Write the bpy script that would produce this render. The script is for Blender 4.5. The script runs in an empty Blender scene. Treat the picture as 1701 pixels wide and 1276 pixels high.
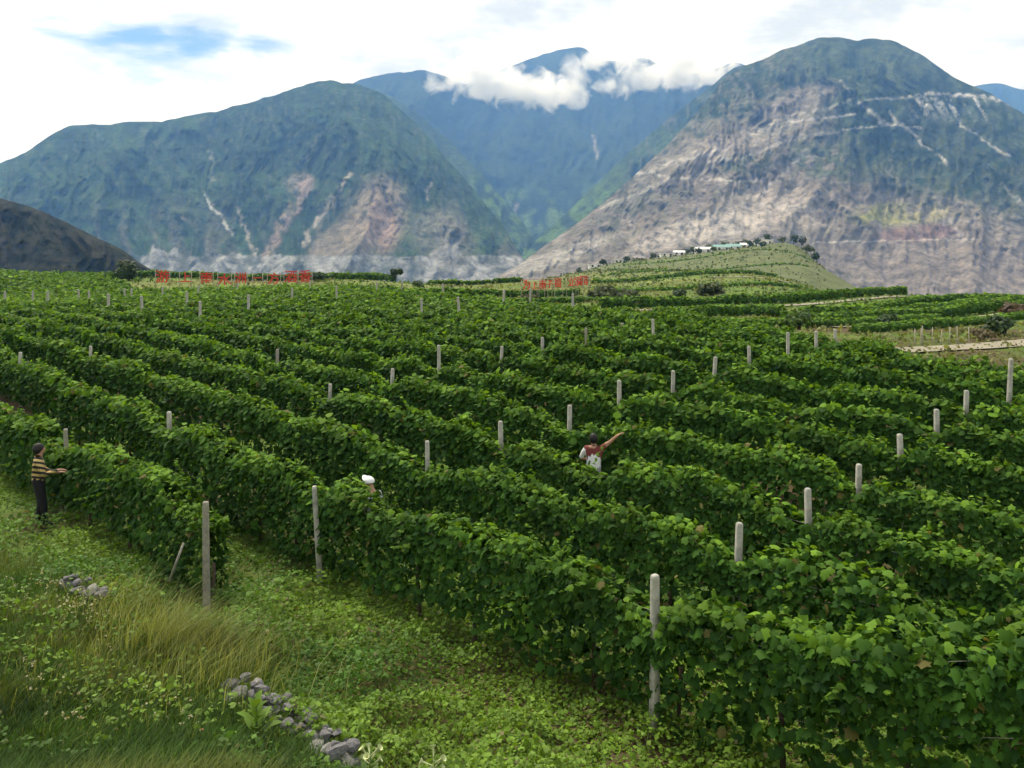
import bpy, math, random
import numpy as np
from mathutils import Vector, Matrix

# ------------------------------------------------------------------ camera, sky, sun, exposure
K = 0.92                      # metres per layout unit
F = 1400.0                    # focal length in pixels of the 1701 px wide picture
CX, HY = 850.5, 440.0         # principal column, row of the eye level
CZ = 8.0                      # height of the eye above the world origin
sc = bpy.context.scene
col = sc.collection
rng = np.random.default_rng(7)
random.seed(7)

cam_d = bpy.data.cameras.new('camera')
cam = bpy.data.objects.new('camera', cam_d)
col.objects.link(cam)
cam.location = (0, 0, CZ)
cam.rotation_euler = (math.radians(90), 0, 0)
cam_d.sensor_width = 36.0
cam_d.lens = 36.0 * F / 1701.0
cam_d.shift_y = -(638.0 - HY) / 1701.0
cam_d.clip_start = 0.1
cam_d.clip_end = 60000
sc.camera = cam

SUN_AZ, SUN_EL = math.radians(-38), math.radians(58)   # azimuth from +Y towards +X
world = bpy.data.worlds.new('World')
sc.world = world
world.use_nodes = True
nt = world.node_tree
nt.nodes.clear()
N, L = nt.nodes.new, nt.links.new
def wn(kind, **kw):
    n = N(kind)
    for k_, v in kw.items():
        setattr(n, k_, v)
    return n
w_out = wn('ShaderNodeOutputWorld'); w_bg = wn('ShaderNodeBackground')
w_bg.inputs['Strength'].default_value = 0.1
w_sky = wn('ShaderNodeTexSky', sky_type='NISHITA', sun_disc=False)
w_sky.sun_elevation = SUN_EL
w_sky.sun_rotation = SUN_AZ
w_sky.altitude = 3000; w_sky.ozone_density = 5.0; w_sky.air_density = 0.8; w_sky.dust_density = 0.3
w_tc = wn('ShaderNodeTexCoord')
# clouds: a layer seen from below, more broken where a gap opens in the upper left
w_map = wn('ShaderNodeMapping'); w_map.inputs['Scale'].default_value = (1, 1, 2.6); w_map.inputs['Location'].default_value = (0.4, 0, 0.2)
w_n1 = wn('ShaderNodeTexNoise'); w_n1.inputs['Scale'].default_value = 4.2; w_n1.inputs['Detail'].default_value = 9; w_n1.inputs['Roughness'].default_value = 0.55
w_n1.inputs['Distortion'].default_value = 0.35
w_n2 = wn('ShaderNodeTexNoise'); w_n2.inputs['Scale'].default_value = 7.0; w_n2.inputs['Detail'].default_value = 8; w_n2.inputs['Roughness'].default_value = 0.6
L(w_tc.outputs['Generated'], w_map.inputs['Vector'])
L(w_map.outputs['Vector'], w_n1.inputs['Vector']); L(w_map.outputs['Vector'], w_n2.inputs['Vector'])
gap_dir = Vector(((170 - CX) / F, 1.0, (HY - 60) / F)).normalized()
w_dot = wn('ShaderNodeVectorMath', operation='DOT_PRODUCT'); w_dot.inputs[1].default_value = gap_dir
w_nrm = wn('ShaderNodeVectorMath', operation='NORMALIZE'); L(w_tc.outputs['Generated'], w_nrm.inputs[0]); L(w_nrm.outputs[0], w_dot.inputs[0])
w_gap = wn('ShaderNodeMapRange', interpolation_type='SMOOTHSTEP'); w_gap.inputs['From Min'].default_value = 0.975; w_gap.inputs['From Max'].default_value = 1.0
w_gap.inputs['To Min'].default_value = 0.0; w_gap.inputs['To Max'].default_value = 0.09
L(w_dot.outputs['Value'], w_gap.inputs['Value'])
w_cov = wn('ShaderNodeMath', operation='SUBTRACT'); L(w_n1.outputs['Fac'], w_cov.inputs[0]); L(w_gap.outputs['Result'], w_cov.inputs[1])
w_cl = wn('ShaderNodeMapRange', interpolation_type='SMOOTHSTEP'); w_cl.inputs['From Min'].default_value = 0.225; w_cl.inputs['From Max'].default_value = 0.40
L(w_cov.outputs[0], w_cl.inputs['Value'])
w_ramp = wn('ShaderNodeValToRGB')
w_ramp.color_ramp.elements[0].position = 0.36; w_ramp.color_ramp.elements[0].color = (0.58, 0.61, 0.66, 1)
w_ramp.color_ramp.elements[1].position = 0.56; w_ramp.color_ramp.elements[1].color = (1.0, 1.0, 1.0, 1)
L(w_n2.outputs['Fac'], w_ramp.inputs['Fac'])
w_gain = wn('ShaderNodeVectorMath', operation='SCALE'); w_gain.inputs['Scale'].default_value = 9.0
L(w_ramp.outputs['Color'], w_gain.inputs[0])
w_mix = wn('ShaderNodeMix', data_type='RGBA')
L(w_cl.outputs['Result'], w_mix.inputs[0]); L(w_sky.outputs['Color'], w_mix.inputs[6]); L(w_gain.outputs[0], w_mix.inputs[7])
L(w_mix.outputs[2], w_bg.inputs['Color']); L(w_bg.outputs[0], w_out.inputs['Surface'])

sun_d = bpy.data.lights.new('sun', 'SUN')
sun_d.energy = 3.2
sun_d.angle = math.radians(20)
sun_d.color = (1.0, 0.95, 0.87)
sun = bpy.data.objects.new('sun', sun_d)
col.objects.link(sun)
sun_v = Vector((math.sin(SUN_AZ) * math.cos(SUN_EL), math.cos(SUN_AZ) * math.cos(SUN_EL), math.sin(SUN_EL)))
sun.rotation_euler = sun_v.to_track_quat('Z', 'Y').to_euler()

sc.view_settings.view_transform = 'Standard'
sc.view_settings.look = 'None'
sc.view_settings.exposure = 0.5
sc.view_settings.gamma = 1.0
sc.view_settings.use_curve_mapping = False
sc.render.engine = 'CYCLES'
sc.cycles.use_denoising = True
sc.cycles.max_bounces = 12
sc.cycles.diffuse_bounces = 3
sc.cycles.glossy_bounces = 2
sc.cycles.transmission_bounces = 3
sc.cycles.volume_bounces = 12
sc.cycles.transparent_max_bounces = 8
sc.cycles.volume_step_rate = 1.0
sc.cycles.caustics_reflective = False
sc.cycles.caustics_refractive = False

# ------------------------------------------------------------------ helpers
def tag(o, label=None, cat=None, group=None, kind=None):
    if label: o['label'] = label
    if cat: o['category'] = cat
    if group: o['group'] = group
    if kind: o['kind'] = kind
    return o

def link(name, data, parent=None, mat=None):
    o = bpy.data.objects.new(name, data)
    col.objects.link(o)
    if parent is not None: o.parent = parent
    if mat is not None and data is not None and len(data.materials) == 0: data.materials.append(mat)
    return o

def empty(name, loc=(0, 0, 0), rz=0.0):
    o = bpy.data.objects.new(name, None)
    o.empty_display_size = 0.3
    col.objects.link(o)
    o.location = loc
    o.rotation_euler = (0, 0, rz)
    return o

def mesh_np(name, V, faces_list, colors=None, smooth=False, normals=None):
    """V (n,3); faces_list: list of int arrays (m,k), each of one polygon size."""
    me = bpy.data.meshes.new(name)
    V = np.ascontiguousarray(V, dtype=np.float32)
    loops = np.concatenate([f.reshape(-1) for f in faces_list]).astype(np.int32)
    sizes = np.concatenate([np.full(len(f), f.shape[1], dtype=np.int32) for f in faces_list])
    starts = np.concatenate([[0], np.cumsum(sizes)[:-1]]).astype(np.int32)
    me.vertices.add(len(V)); me.vertices.foreach_set('co', V.reshape(-1))
    me.loops.add(len(loops)); me.loops.foreach_set('vertex_index', loops)
    me.polygons.add(len(sizes)); me.polygons.foreach_set('loop_start', starts)
    if smooth:
        me.polygons.foreach_set('use_smooth', np.ones(len(sizes), dtype=bool))
    me.update(calc_edges=True)
    if colors is not None:
        a = me.color_attributes.new('Col', 'FLOAT_COLOR', 'POINT')
        c = np.ones((len(V), 4), dtype=np.float32); c[:, :3] = colors
        a.data.foreach_set('color', c.reshape(-1))
    return me

def hash2(ix, iy, seed):
    h = (ix.astype(np.int64) * 374761393 + iy.astype(np.int64) * 668265263 + seed * 974711) & 0xffffffff
    h = ((h ^ (h >> 13)) * 1274126177) & 0xffffffff
    h = h ^ (h >> 16)
    return (h & 0xffffff) / float(0xffffff)

def vnoise(x, y, seed=0):
    x = np.asarray(x, dtype=float); y = np.asarray(y, dtype=float)
    ix = np.floor(x); iy = np.floor(y)
    fx = x - ix; fy = y - iy
    fx = fx * fx * fx * (fx * (fx * 6 - 15) + 10); fy = fy * fy * fy * (fy * (fy * 6 - 15) + 10)
    a = hash2(ix, iy, seed); b = hash2(ix + 1, iy, seed); c = hash2(ix, iy + 1, seed); d = hash2(ix + 1, iy + 1, seed)
    return (a * (1 - fx) + b * fx) * (1 - fy) + (c * (1 - fx) + d * fx) * fy

def fbm(x, y, octv=4, seed=0, gain=0.5, ridged=False):
    s = 0.0; a = 1.0; t = 0.0
    for o in range(octv):
        n = vnoise(x * 2 ** o + 17.3 * o, y * 2 ** o - 9.1 * o, seed + o * 13)
        if ridged: n = 1 - np.abs(2 * n - 1)
        s = s + a * n; t += a; a *= gain
    return s / t

def sm(a, b, x):
    t = np.clip((np.asarray(x, dtype=float) - a) / (b - a), 0, 1)
    return t * t * (3 - 2 * t)

def P(px, py, d):
    """A point of the place: d layout units ahead, seen by the eye at that bearing and drop."""
    return np.array([K * d * (px - CX) / F, K * d, CZ - K * d * (py - HY) / F])

# ------------------------------------------------------------------ materials
def new_mat(name):
    m = bpy.data.materials.new(name); m.use_nodes = True
    t = m.node_tree; t.nodes.clear()
    out = t.nodes.new('ShaderNodeOutputMaterial')
    return m, t, out

def simple(name, rgb, rough=0.8, noise=0.25, scale=12.0, bump=0.0, spec=0.3, metallic=0.0):
    m, t, out = new_mat(name)
    b = t.nodes.new('ShaderNodeBsdfPrincipled')
    b.inputs['Roughness'].default_value = rough
    b.inputs['Specular IOR Level'].default_value = spec
    b.inputs['Metallic'].default_value = metallic
    tc = t.nodes.new('ShaderNodeTexCoord')
    n = t.nodes.new('ShaderNodeTexNoise'); n.inputs['Scale'].default_value = scale; n.inputs['Detail'].default_value = 6; n.inputs['Roughness'].default_value = 0.65
    t.links.new(tc.outputs['Object'], n.inputs['Vector'])
    r = t.nodes.new('ShaderNodeValToRGB')
    r.color_ramp.elements[0].position = 0.3; r.color_ramp.elements[1].position = 0.7
    r.color_ramp.elements[0].color = (*[c * (1 - noise) for c in rgb], 1)
    r.color_ramp.elements[1].color = (*[min(1, c * (1 + noise)) for c in rgb], 1)
    t.links.new(n.outputs['Fac'], r.inputs['Fac']); t.links.new(r.outputs['Color'], b.inputs['Base Color'])
    if bump:
        bp = t.nodes.new('ShaderNodeBump'); bp.inputs['Strength'].default_value = bump; bp.inputs['Distance'].default_value = 0.02
        t.links.new(n.outputs['Fac'], bp.inputs['Height']); t.links.new(bp.outputs['Normal'], b.inputs['Normal'])
    t.links.new(b.outputs[0], out.inputs['Surface'])
    return m

def leaf_mat(name, trans=0.3, rough=0.5, spec=0.35):
    m, t, out = new_mat(name)
    at = t.nodes.new('ShaderNodeAttribute'); at.attribute_name = 'Col'
    tc = t.nodes.new('ShaderNodeTexCoord')
    nz = t.nodes.new('ShaderNodeTexNoise'); nz.inputs['Scale'].default_value = 0.9; nz.inputs['Detail'].default_value = 4
    t.links.new(tc.outputs['Object'], nz.inputs['Vector'])
    mr = t.nodes.new('ShaderNodeMapRange'); mr.inputs['From Min'].default_value = 0.3; mr.inputs['From Max'].default_value = 0.7
    mr.inputs['To Min'].default_value = 0.75; mr.inputs['To Max'].default_value = 1.25
    t.links.new(nz.outputs['Fac'], mr.inputs['Value'])
    mu = t.nodes.new('ShaderNodeVectorMath'); mu.operation = 'SCALE'
    t.links.new(at.outputs['Color'], mu.inputs[0]); t.links.new(mr.outputs['Result'], mu.inputs['Scale'])
    b = t.nodes.new('ShaderNodeBsdfPrincipled')
    b.inputs['Roughness'].default_value = rough
    b.inputs['Specular IOR Level'].default_value = spec
    tr = t.nodes.new('ShaderNodeBsdfTranslucent')
    g = t.nodes.new('ShaderNodeMix'); g.data_type = 'RGBA'; g.blend_type = 'MULTIPLY'; g.inputs[0].default_value = 1.0
    g.inputs[7].default_value = (1.35, 1.25, 0.5, 1)
    t.links.new(mu.outputs[0], g.inputs[6])
    t.links.new(mu.outputs[0], b.inputs['Base Color']); t.links.new(g.outputs[2], tr.inputs['Color'])
    mx = t.nodes.new('ShaderNodeMixShader'); mx.inputs[0].default_value = trans
    t.links.new(b.outputs[0], mx.inputs[1]); t.links.new(tr.outputs[0], mx.inputs[2])
    t.links.new(mx.outputs[0], out.inputs['Surface'])
    return m

M_VINE = leaf_mat('vine_leaf', 0.36, 0.62, 0.10)
M_WEED = leaf_mat('weed_leaf', 0.3, 0.6, 0.2)
M_GRASS = leaf_mat('grass_blade', 0.3, 0.6, 0.25)
M_TREE = leaf_mat('tree_leaf', 0.2, 0.6, 0.2)
M_BARK = simple('vine_bark', (0.075, 0.052, 0.038), 0.95, 0.5, 30, 0.6)
M_POST = simple('weathered_concrete', (0.36, 0.35, 0.30), 0.9, 0.5, 5, 0.6)
M_WOODP = simple('grey_wood', (0.25, 0.235, 0.185), 0.9, 0.4, 14, 0.4)
M_WIRE = simple('galvanised_wire', (0.20, 0.20, 0.19), 0.5, 0.2, 5, 0, 0.5, 0.6)
M_STONE = simple('limestone', (0.15, 0.145, 0.148), 0.95, 0.45, 7, 0.8)
M_STONE_P = simple('pale_limestone', (0.26, 0.25, 0.24), 0.95, 0.4, 7, 0.8)
M_WALLW = simple('whitewash', (0.62, 0.60, 0.55), 0.9, 0.15, 1.5)
M_ROOFW = simple('white_roof_sheet', (0.66, 0.66, 0.64), 0.6, 0.12, 1.0)
M_ROOFT = simple('teal_roof_sheet', (0.20, 0.34, 0.31), 0.6, 0.15, 1.0)
M_ROOFG = simple('grey_roof', (0.26, 0.25, 0.24), 0.8, 0.2, 1.0)
M_DARKW = simple('window_dark', (0.03, 0.03, 0.035), 0.3, 0.1, 2)
M_RED = simple('red_letter_paint', (0.55, 0.045, 0.03), 0.55, 0.18, 0.6)
M_RUST = simple('rusty_steel', (0.42, 0.26, 0.17), 0.7, 0.3, 3)
M_STEELP = simple('pale_steel_pole', (0.30, 0.275, 0.21), 0.6, 0.2, 3)

# ------------------------------------------------------------------ ground heights
def ctl(px, py, d):      # control measured by its row in the picture
    return (px, -(py - HY) * d / F, d)
CT = [(1087, -5.8, 10.7), (541, -5.75, 16), (343, -5.82, 14.5), (65, -5.7, 18.5), (0, -5.62, 23.5), (285, -5.6, 20.8), (35, -5.12, 29.7),
      (712, -5.65, 17.4), (944, -5.53, 21.2), (1030, -5.25, 22.9), (1118, -5.05, 24.4), (1183, -4.84, 26.2), (1248, -4.67, 27.7), (1390, -4.5, 32.8),
      (1500, -5.55, 17.6), (1557, -5.3, 19.3), (1650, -5.05, 22), (1345, -5.75, 14.2), (650, -5.24, 26.4), (829, -4.9, 29.5), (900, -4.7, 31.3),
      (1087, -4.35, 33.2), (460, -5.1, 31.3), (150, -5.05, 31.4), (1300, -5.8, 9.5), (1701, -5.75, 10), (1900, -5.7, 14), (1701, -4.75, 30),
      (850, -5.72, 9.6), (1100, -5.8, 9.0), (700, -5.6, 9.2), (560, -5.32, 8.9), (480, -5.28, 9.6), (390, -5.28, 10.4), (600, -5.72, 11), (500, -5.76, 12),
      (0, -4.5, 7.5), (250, -4.85, 8.6), (-150, -4.4, 8), (0, -4.95, 11.5), (130, -5.2, 13.4), (250, -5.5, 13.2), (0, -5.4, 15), (-200, -5.3, 18), (-300, -5.4, 25),
      (850, -3.6, 5.0), (400, -3.7, 5.2), (0, -3.4, 5.0), (1500, -4.3, 5.5), (1900, -4.6, 7), (850, -1.75, 1.6), (0, -1.75, 1.6), (1700, -1.75, 1.6),
      ctl(300, 505, 100), ctl(600, 503, 90), ctl(0, 500, 110), ctl(850, 510, 90), ctl(0, 545, 60), ctl(400, 540, 60), ctl(700, 550, 55), ctl(1000, 560, 50),
      ctl(600, 484, 125), ctl(100, 470, 150), ctl(400, 470, 150), ctl(600, 464, 165), ctl(0, 461, 172), ctl(300, 461, 175), ctl(-250, 480, 130), ctl(-250, 461, 180),
      ctl(1300, 562, 50), ctl(1701, 600, 40), ctl(1600, 578, 46), ctl(1500, 586, 44), ctl(1800, 570, 48), ctl(1500, 522, 85), ctl(1250, 515, 88), ctl(1000, 512, 92),
      ctl(1250, 493, 130), ctl(1500, 491, 130), ctl(1701, 508, 112), ctl(1900, 525, 100), ctl(1000, 488, 145), ctl(800, 488, 140), ctl(1000, 470, 230), ctl(1300, 463, 260),
      ctl(860, 466, 230), ctl(720, 475, 180), ctl(950, 455, 330), ctl(1000, 441, 480), ctl(1100, 429, 520), ctl(1240, 417, 560), ctl(1340, 410, 560), ctl(1340, 440, 400),
      ctl(1150, 447, 400), ctl(1395, 520, 330), ctl(1420, 545, 560), ctl(1600, 560, 190), ctl(1800, 580, 170),
      ctl(0, 520, 270), ctl(300, 520, 270), ctl(600, 520, 270), ctl(780, 500, 300), ctl(850, 500, 480), ctl(-300, 520, 280),
      ctl(300, 510, 600), ctl(800, 520, 800), ctl(1200, 430, 700), ctl(1600, 560, 500), ctl(-300, 510, 600)]
C_xy = np.array([[K * d * (px - CX) / F, K * d] for px, z, d in CT]); C_z = np.array([K * z for px, z, d in CT])
def warp(x, y):
    r = np.hypot(x, y)
    th = np.clip(np.arctan2(x, y), -0.85, 0.85)
    return np.stack([th * 2.2, np.log(np.maximum(r, 1.0))], -1)
def tps_k(r2): return np.where(r2 > 1e-12, 0.5 * r2 * np.log(np.maximum(r2, 1e-12)), 0.0)
_W = warp(C_xy[:, 0], C_xy[:, 1]); _n = len(_W)
_D2 = ((_W[:, None] - _W[None]) ** 2).sum(-1)
_A = np.zeros((_n + 3, _n + 3)); _A[:_n, :_n] = tps_k(_D2) + np.eye(_n) * 0.003
_A[:_n, _n] = 1; _A[:_n, _n + 1:] = _W; _A[_n, :_n] = 1; _A[_n + 1:, :_n] = _W.T
_S = np.linalg.solve(_A, np.concatenate([C_z, np.zeros(3)]))
R_FAR = 620 * K
def Gz(x, y):
    x = np.asarray(x, dtype=float); y = np.asarray(y, dtype=float)
    shp = x.shape; x = x.reshape(-1); y = y.reshape(-1)
    out = np.empty(len(x))
    for a in range(0, len(x), 60000):
        xs, ys = x[a:a + 60000], y[a:a + 60000]
        r = np.hypot(xs, ys); s = np.minimum(1.0, R_FAR / np.maximum(r, 1e-6))
        w = warp(xs * s, ys * s)
        d2 = ((w[:, None] - _W[None]) ** 2).sum(-1)
        z = tps_k(d2) @ _S[:_n] + _S[_n] + w @ _S[_n + 1:]
        z = np.where(r < 9, np.minimum(z, -1.55 - 0.28 * r), z)
        f = sm(R_FAR, 1500, r)
        z = z * (1 - f) + (-110.0) * f
        b = sm(0.95, 1.5, np.abs(np.arctan2(xs, ys)))          # beside and behind the eye: the bank goes on
        zb = np.maximum(-1.75 * K - 0.12 * np.minimum(r, 250), z) * 1.0
        out[a:a + 60000] = z * (1 - b) + zb * b
    return (out + CZ).reshape(shp)

# ------------------------------------------------------------------ ground sheet
def ground_material():
    m, t, out = new_mat('field_soil_and_turf')
    b = t.nodes.new('ShaderNodeBsdfPrincipled'); b.inputs['Roughness'].default_value = 0.95; b.inputs['Specular IOR Level'].default_value = 0.1
    at = t.nodes.new('ShaderNodeAttribute'); at.attribute_name = 'Col'
    tc = t.nodes.new('ShaderNodeTexCoord')
    n1 = t.nodes.new('ShaderNodeTexNoise'); n1.inputs['Scale'].default_value = 1.7; n1.inputs['Detail'].default_value = 10; n1.inputs['Roughness'].default_value = 0.7
    n2 = t.nodes.new('ShaderNodeTexNoise'); n2.inputs['Scale'].default_value = 0.12; n2.inputs['Detail'].default_value = 8; n2.inputs['Roughness'].default_value = 0.65
    t.links.new(tc.outputs['Object'], n1.inputs['Vector']); t.links.new(tc.outputs['Object'], n2.inputs['Vector'])
    ad = t.nodes.new('ShaderNodeMath'); ad.operation = 'ADD'
    t.links.new(n1.outputs['Fac'], ad.inputs[0]); t.links.new(n2.outputs['Fac'], ad.inputs[1])
    mr = t.nodes.new('ShaderNodeMapRange'); mr.inputs['From Min'].default_value = 0.65; mr.inputs['From Max'].default_value = 1.35
    mr.inputs['To Min'].default_value = 0.45; mr.inputs['To Max'].default_value = 1.5
    t.links.new(ad.outputs[0], mr.inputs['Value'])
    mu = t.nodes.new('ShaderNodeVectorMath'); mu.operation = 'SCALE'
    t.links.new(at.outputs['Color'], mu.inputs[0]); t.links.new(mr.outputs['Result'], mu.inputs['Scale'])
    t.links.new(mu.outputs[0], b.inputs['Base Color'])
    bp = t.nodes.new('ShaderNodeBump'); bp.inputs['Strength'].default_value = 0.7; bp.inputs['Distance'].default_value = 0.12
    t.links.new(n1.outputs['Fac'], bp.inputs['Height']); t.links.new(bp.outputs['Normal'], b.inputs['Normal'])
    t.links.new(b.outputs[0], out.inputs['Surface'])
    return m

ths = np.concatenate([np.linspace(-math.pi, -0.8, 34)[:-1], np.linspace(-0.8, 0.8, 300), np.linspace(0.8, math.pi, 34)[1:-1]])
rs = np.concatenate([[0.05, 0.6], np.geomspace(1.3, 620, 300), np.geomspace(640, 9300, 30)])
TH, RR = np.meshgrid(ths, rs, indexing='ij')
GX, GY = RR * np.sin(TH), RR * np.cos(TH)
GZ = Gz(GX, GY)
GZ = GZ + (fbm(GX * 0.9, GY * 0.9, 3, 5) - 0.5) * 0.10 * sm(3, 8, RR)
soil = np.array([0.085, 0.062, 0.036]); turf = np.array([0.085, 0.135, 0.024]); straw = np.array([0.17, 0.155, 0.05]); pale = np.array([0.16, 0.19, 0.055])
mixn = fbm(GX * 0.22, GY * 0.22, 4, 3)
mixf = fbm(GX * 0.03, GY * 0.05, 4, 8)
fa = sm(0.38, 0.62, mixn)[..., None]
gc = soil * (1 - fa) + turf * fa
bank = (sm(15, 9, RR) * sm(0.15, -0.35, TH))[..., None]
gc = gc * (1 - bank * 0.7) + (straw * 0.6 + turf * 0.4) * bank * 0.7
far = sm(55, 90, RR)[..., None]
pf = sm(0.4, 0.6, mixf)[..., None]
gc = gc * (1 - far) + (pale * pf + turf * 1.15 * (1 - pf)) * far
tex = sm(.35, .65, fbm(GX * .16, GY * .3, 4, 18))[..., None]
gc = gc * (1 - far * .55 * tex) + np.array([.105, .125, .03]) * far * .55 * tex
fan = (sm(230, 330, RR) * sm(0.0, 0.06, TH))[..., None]
gc = gc * (1 - fan) + np.array([0.12, 0.14, 0.06]) * fan
nT, nR = len(ths), len(rs)
ii = np.arange(nT)[:, None] * nR + np.arange(nR - 1)[None]
jj = ((np.arange(nT) + 1) % nT)[:, None] * nR + np.arange(nR - 1)[None]
quads = np.stack([ii, ii + 1, jj + 1, jj], -1).reshape(-1, 4)
me = mesh_np('ground', np.stack([GX, GY, GZ], -1).reshape(-1, 3), [quads], gc.reshape(-1, 3), smooth=True)
ground = tag(link('ground', me, None, ground_material()), kind='structure')

# ------------------------------------------------------------------ mountains
def mountain_material(name, bump=8.0, scale=0.02):
    m, t, out = new_mat(name)
    b = t.nodes.new('ShaderNodeBsdfPrincipled'); b.inputs['Roughness'].default_value = 1.0; b.inputs['Specular IOR Level'].default_value = 0.05
    at = t.nodes.new('ShaderNodeAttribute'); at.attribute_name = 'Col'
    tc = t.nodes.new('ShaderNodeTexCoord')
    n1 = t.nodes.new('ShaderNodeTexNoise'); n1.inputs['Scale'].default_value = scale; n1.inputs['Detail'].default_value = 9; n1.inputs['Roughness'].default_value = 0.72
    t.links.new(tc.outputs['Object'], n1.inputs['Vector'])
    mr = t.nodes.new('ShaderNodeMapRange'); mr.inputs['From Min'].default_value = 0.36; mr.inputs['From Max'].default_value = 0.64
    mr.inputs['To Min'].default_value = 0.45; mr.inputs['To Max'].default_value = 1.55
    t.links.new(n1.outputs['Fac'], mr.inputs['Value'])
    mu = t.nodes.new('ShaderNodeVectorMath'); mu.operation = 'SCALE'
    t.links.new(at.outputs['Color'], mu.inputs[0]); t.links.new(mr.outputs['Result'], mu.inputs['Scale'])
    t.links.new(mu.outputs[0], b.inputs['Base Color'])
    bp = t.nodes.new('ShaderNodeBump'); bp.inputs['Strength'].default_value = 0.8; bp.inputs['Distance'].default_value = bump
    t.links.new(n1.outputs['Fac'], bp.inputs['Height']); t.links.new(bp.outputs['Normal'], b.inputs['Normal'])
    t.links.new(b.outputs[0], out.inputs['Surface'])
    return m

def seg_dist(px, py, pts):
    best = np.full(px.shape, 1e9)
    for (x0, y0), (x1, y1) in zip(pts[:-1], pts[1:]):
        dx, dy = x1 - x0, y1 - y0
        t = np.clip(((px - x0) * dx + (py - y0) * dy) / (dx * dx + dy * dy + 1e-9), 0, 1)
        best = np.minimum(best, np.hypot(px - x0 - t * dx, py - y0 - t * dy))
    return best
def ell(px, py, cx, cy, rx, ry, rot=0.0):
    c, s = math.cos(rot), math.sin(rot)
    u = ((px - cx) * c + (py - cy) * s) / rx; v = (-(px - cx) * s + (py - cy) * c) / ry
    return sm(1.25, 0.6, np.hypot(u, v))

def massif(name, p0, p1, step, nv, crest, base, spurs, gully, color_fn, mat, jag=1.5, power=1.0, seed=1):
    """crest, base: lists of (bearing px, row, distance). Surface climbs from base to crest; spurs come forward."""
    pxs = np.arange(p0, p1 + step, step, dtype=float)
    v = np.linspace(0, 1, nv)
    cp = np.array(crest, dtype=float); bp_ = np.array(base, dtype=float)
    cpy = np.interp(pxs, cp[:, 0], cp[:, 1]); cd = np.interp(pxs, cp[:, 0], cp[:, 2])
    bpy_ = np.interp(pxs, bp_[:, 0], bp_[:, 1]); bd = np.interp(pxs, bp_[:, 0], bp_[:, 2])
    k_ = np.hanning(9); k_ /= k_.sum()
    sml = lambda a: np.convolve(np.pad(a, 4, mode='edge'), k_, 'valid')
    cpy, cd = sml(cpy), sml(cd)
    cpy = cpy + (fbm(pxs / 26.0, pxs * 0, 4, seed) - 0.5) * 2 * jag
    PX, VV = np.meshgrid(pxs, v, indexing='ij')
    PY = bpy_[:, None] + (cpy - bpy_)[:, None] * VV ** power
    D = bd[:, None] + (cd - bd)[:, None] * VV ** 1.15
    rel = np.zeros_like(PX)
    for (pts, w, amp) in spurs:                       # spur lines (px,row): the ground stands forward along them
        dist = seg_dist(PX, PY, pts)
        rel += amp * .36 * np.exp(-dist / w)
    # gullies running down the slope
    warpx = PX + (fbm(PX / 60, PY / 60, 3, seed + 3) - 0.5) * 46
    gl = fbm(warpx / 46.0, PY / 190.0, 4, seed + 5, 0.55, ridged=True)
    gf = fbm(warpx / 13.0, PY / 46.0, 4, seed + 8, 0.55, ridged=True)
    bl = fbm(PX / 110, PY / 80, 4, seed + 11)
    edge = sm(0, 0.10, 1 - VV) * 0.9 + 0.1
    rel = rel * (sm(0, 0.25, 1 - VV)) + edge * (0.42 + 0.58 * sm(.15, .6, VV)) * (gully * 0.9 * (gl - 0.5) + gully * 0.55 * (gf - 0.5) + gully * 0.14 * (fbm(PX / 7, PY / 7, 3, seed + 15) - .5) + gully * 1.1 * (bl - 0.5))
    D = D * (1 - rel)
    X = K * D * (PX - CX) / F; Y = K * D; Z = CZ - K * D * (PY - HY) / F
    C = color_fn(PX, PY, gl, gf, bl, VV)
    # back slope so that the massif is a closed mountain and not a sheet
    Xb, Yb, Zb = X[:, -1:] * 1.3, Y[:, -1:] * 1.3, np.full((len(pxs), 1), CZ - 115.0)
    Xm, Ym, Zm = X[:, -1:] * 1.06, Y[:, -1:] * 1.06, CZ + (Z[:, -1:] - CZ) * 0.93
    X = np.concatenate([X, Xm, Xb], 1); Y = np.concatenate([Y, Ym, Yb], 1); Z = np.concatenate([Z, Zm, Zb], 1)
    C = np.concatenate([C, C[:, -1:], C[:, -1:]], 1)
    nP, nV = X.shape
    i0 = np.arange(nP - 1)[:, None] * nV + np.arange(nV - 1)[None]
    q = np.stack([i0, i0 + nV, i0 + nV + 1, i0 + 1], -1).reshape(-1, 4)
    me = mesh_np(name, np.stack([X, Y, Z], -1).reshape(-1, 3), [q], np.clip(C, 0.005, 0.9).reshape(-1, 3), smooth=True)
    return tag(link(name, me, None, mat), kind='structure')

def lerp(a, b, t):
    a = np.asarray(a, dtype=float); b = np.asarray(b, dtype=float)
    t = t[..., None] if isinstance(t, np.ndarray) else t
    return a * (1 - t) + b * t

GREEN_D, GREEN_M, GREEN_L = (0.016, 0.033, 0.013), (0.034, 0.066, 0.022), (0.085, 0.135, 0.040)
TAN, PINK, PALE, GREY, WHITE = (0.25, 0.20, 0.15), (0.205, 0.178, 0.148), (0.38, 0.335, 0.28), (0.30, 0.30, 0.29), (0.62, 0.61, 0.58)

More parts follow.
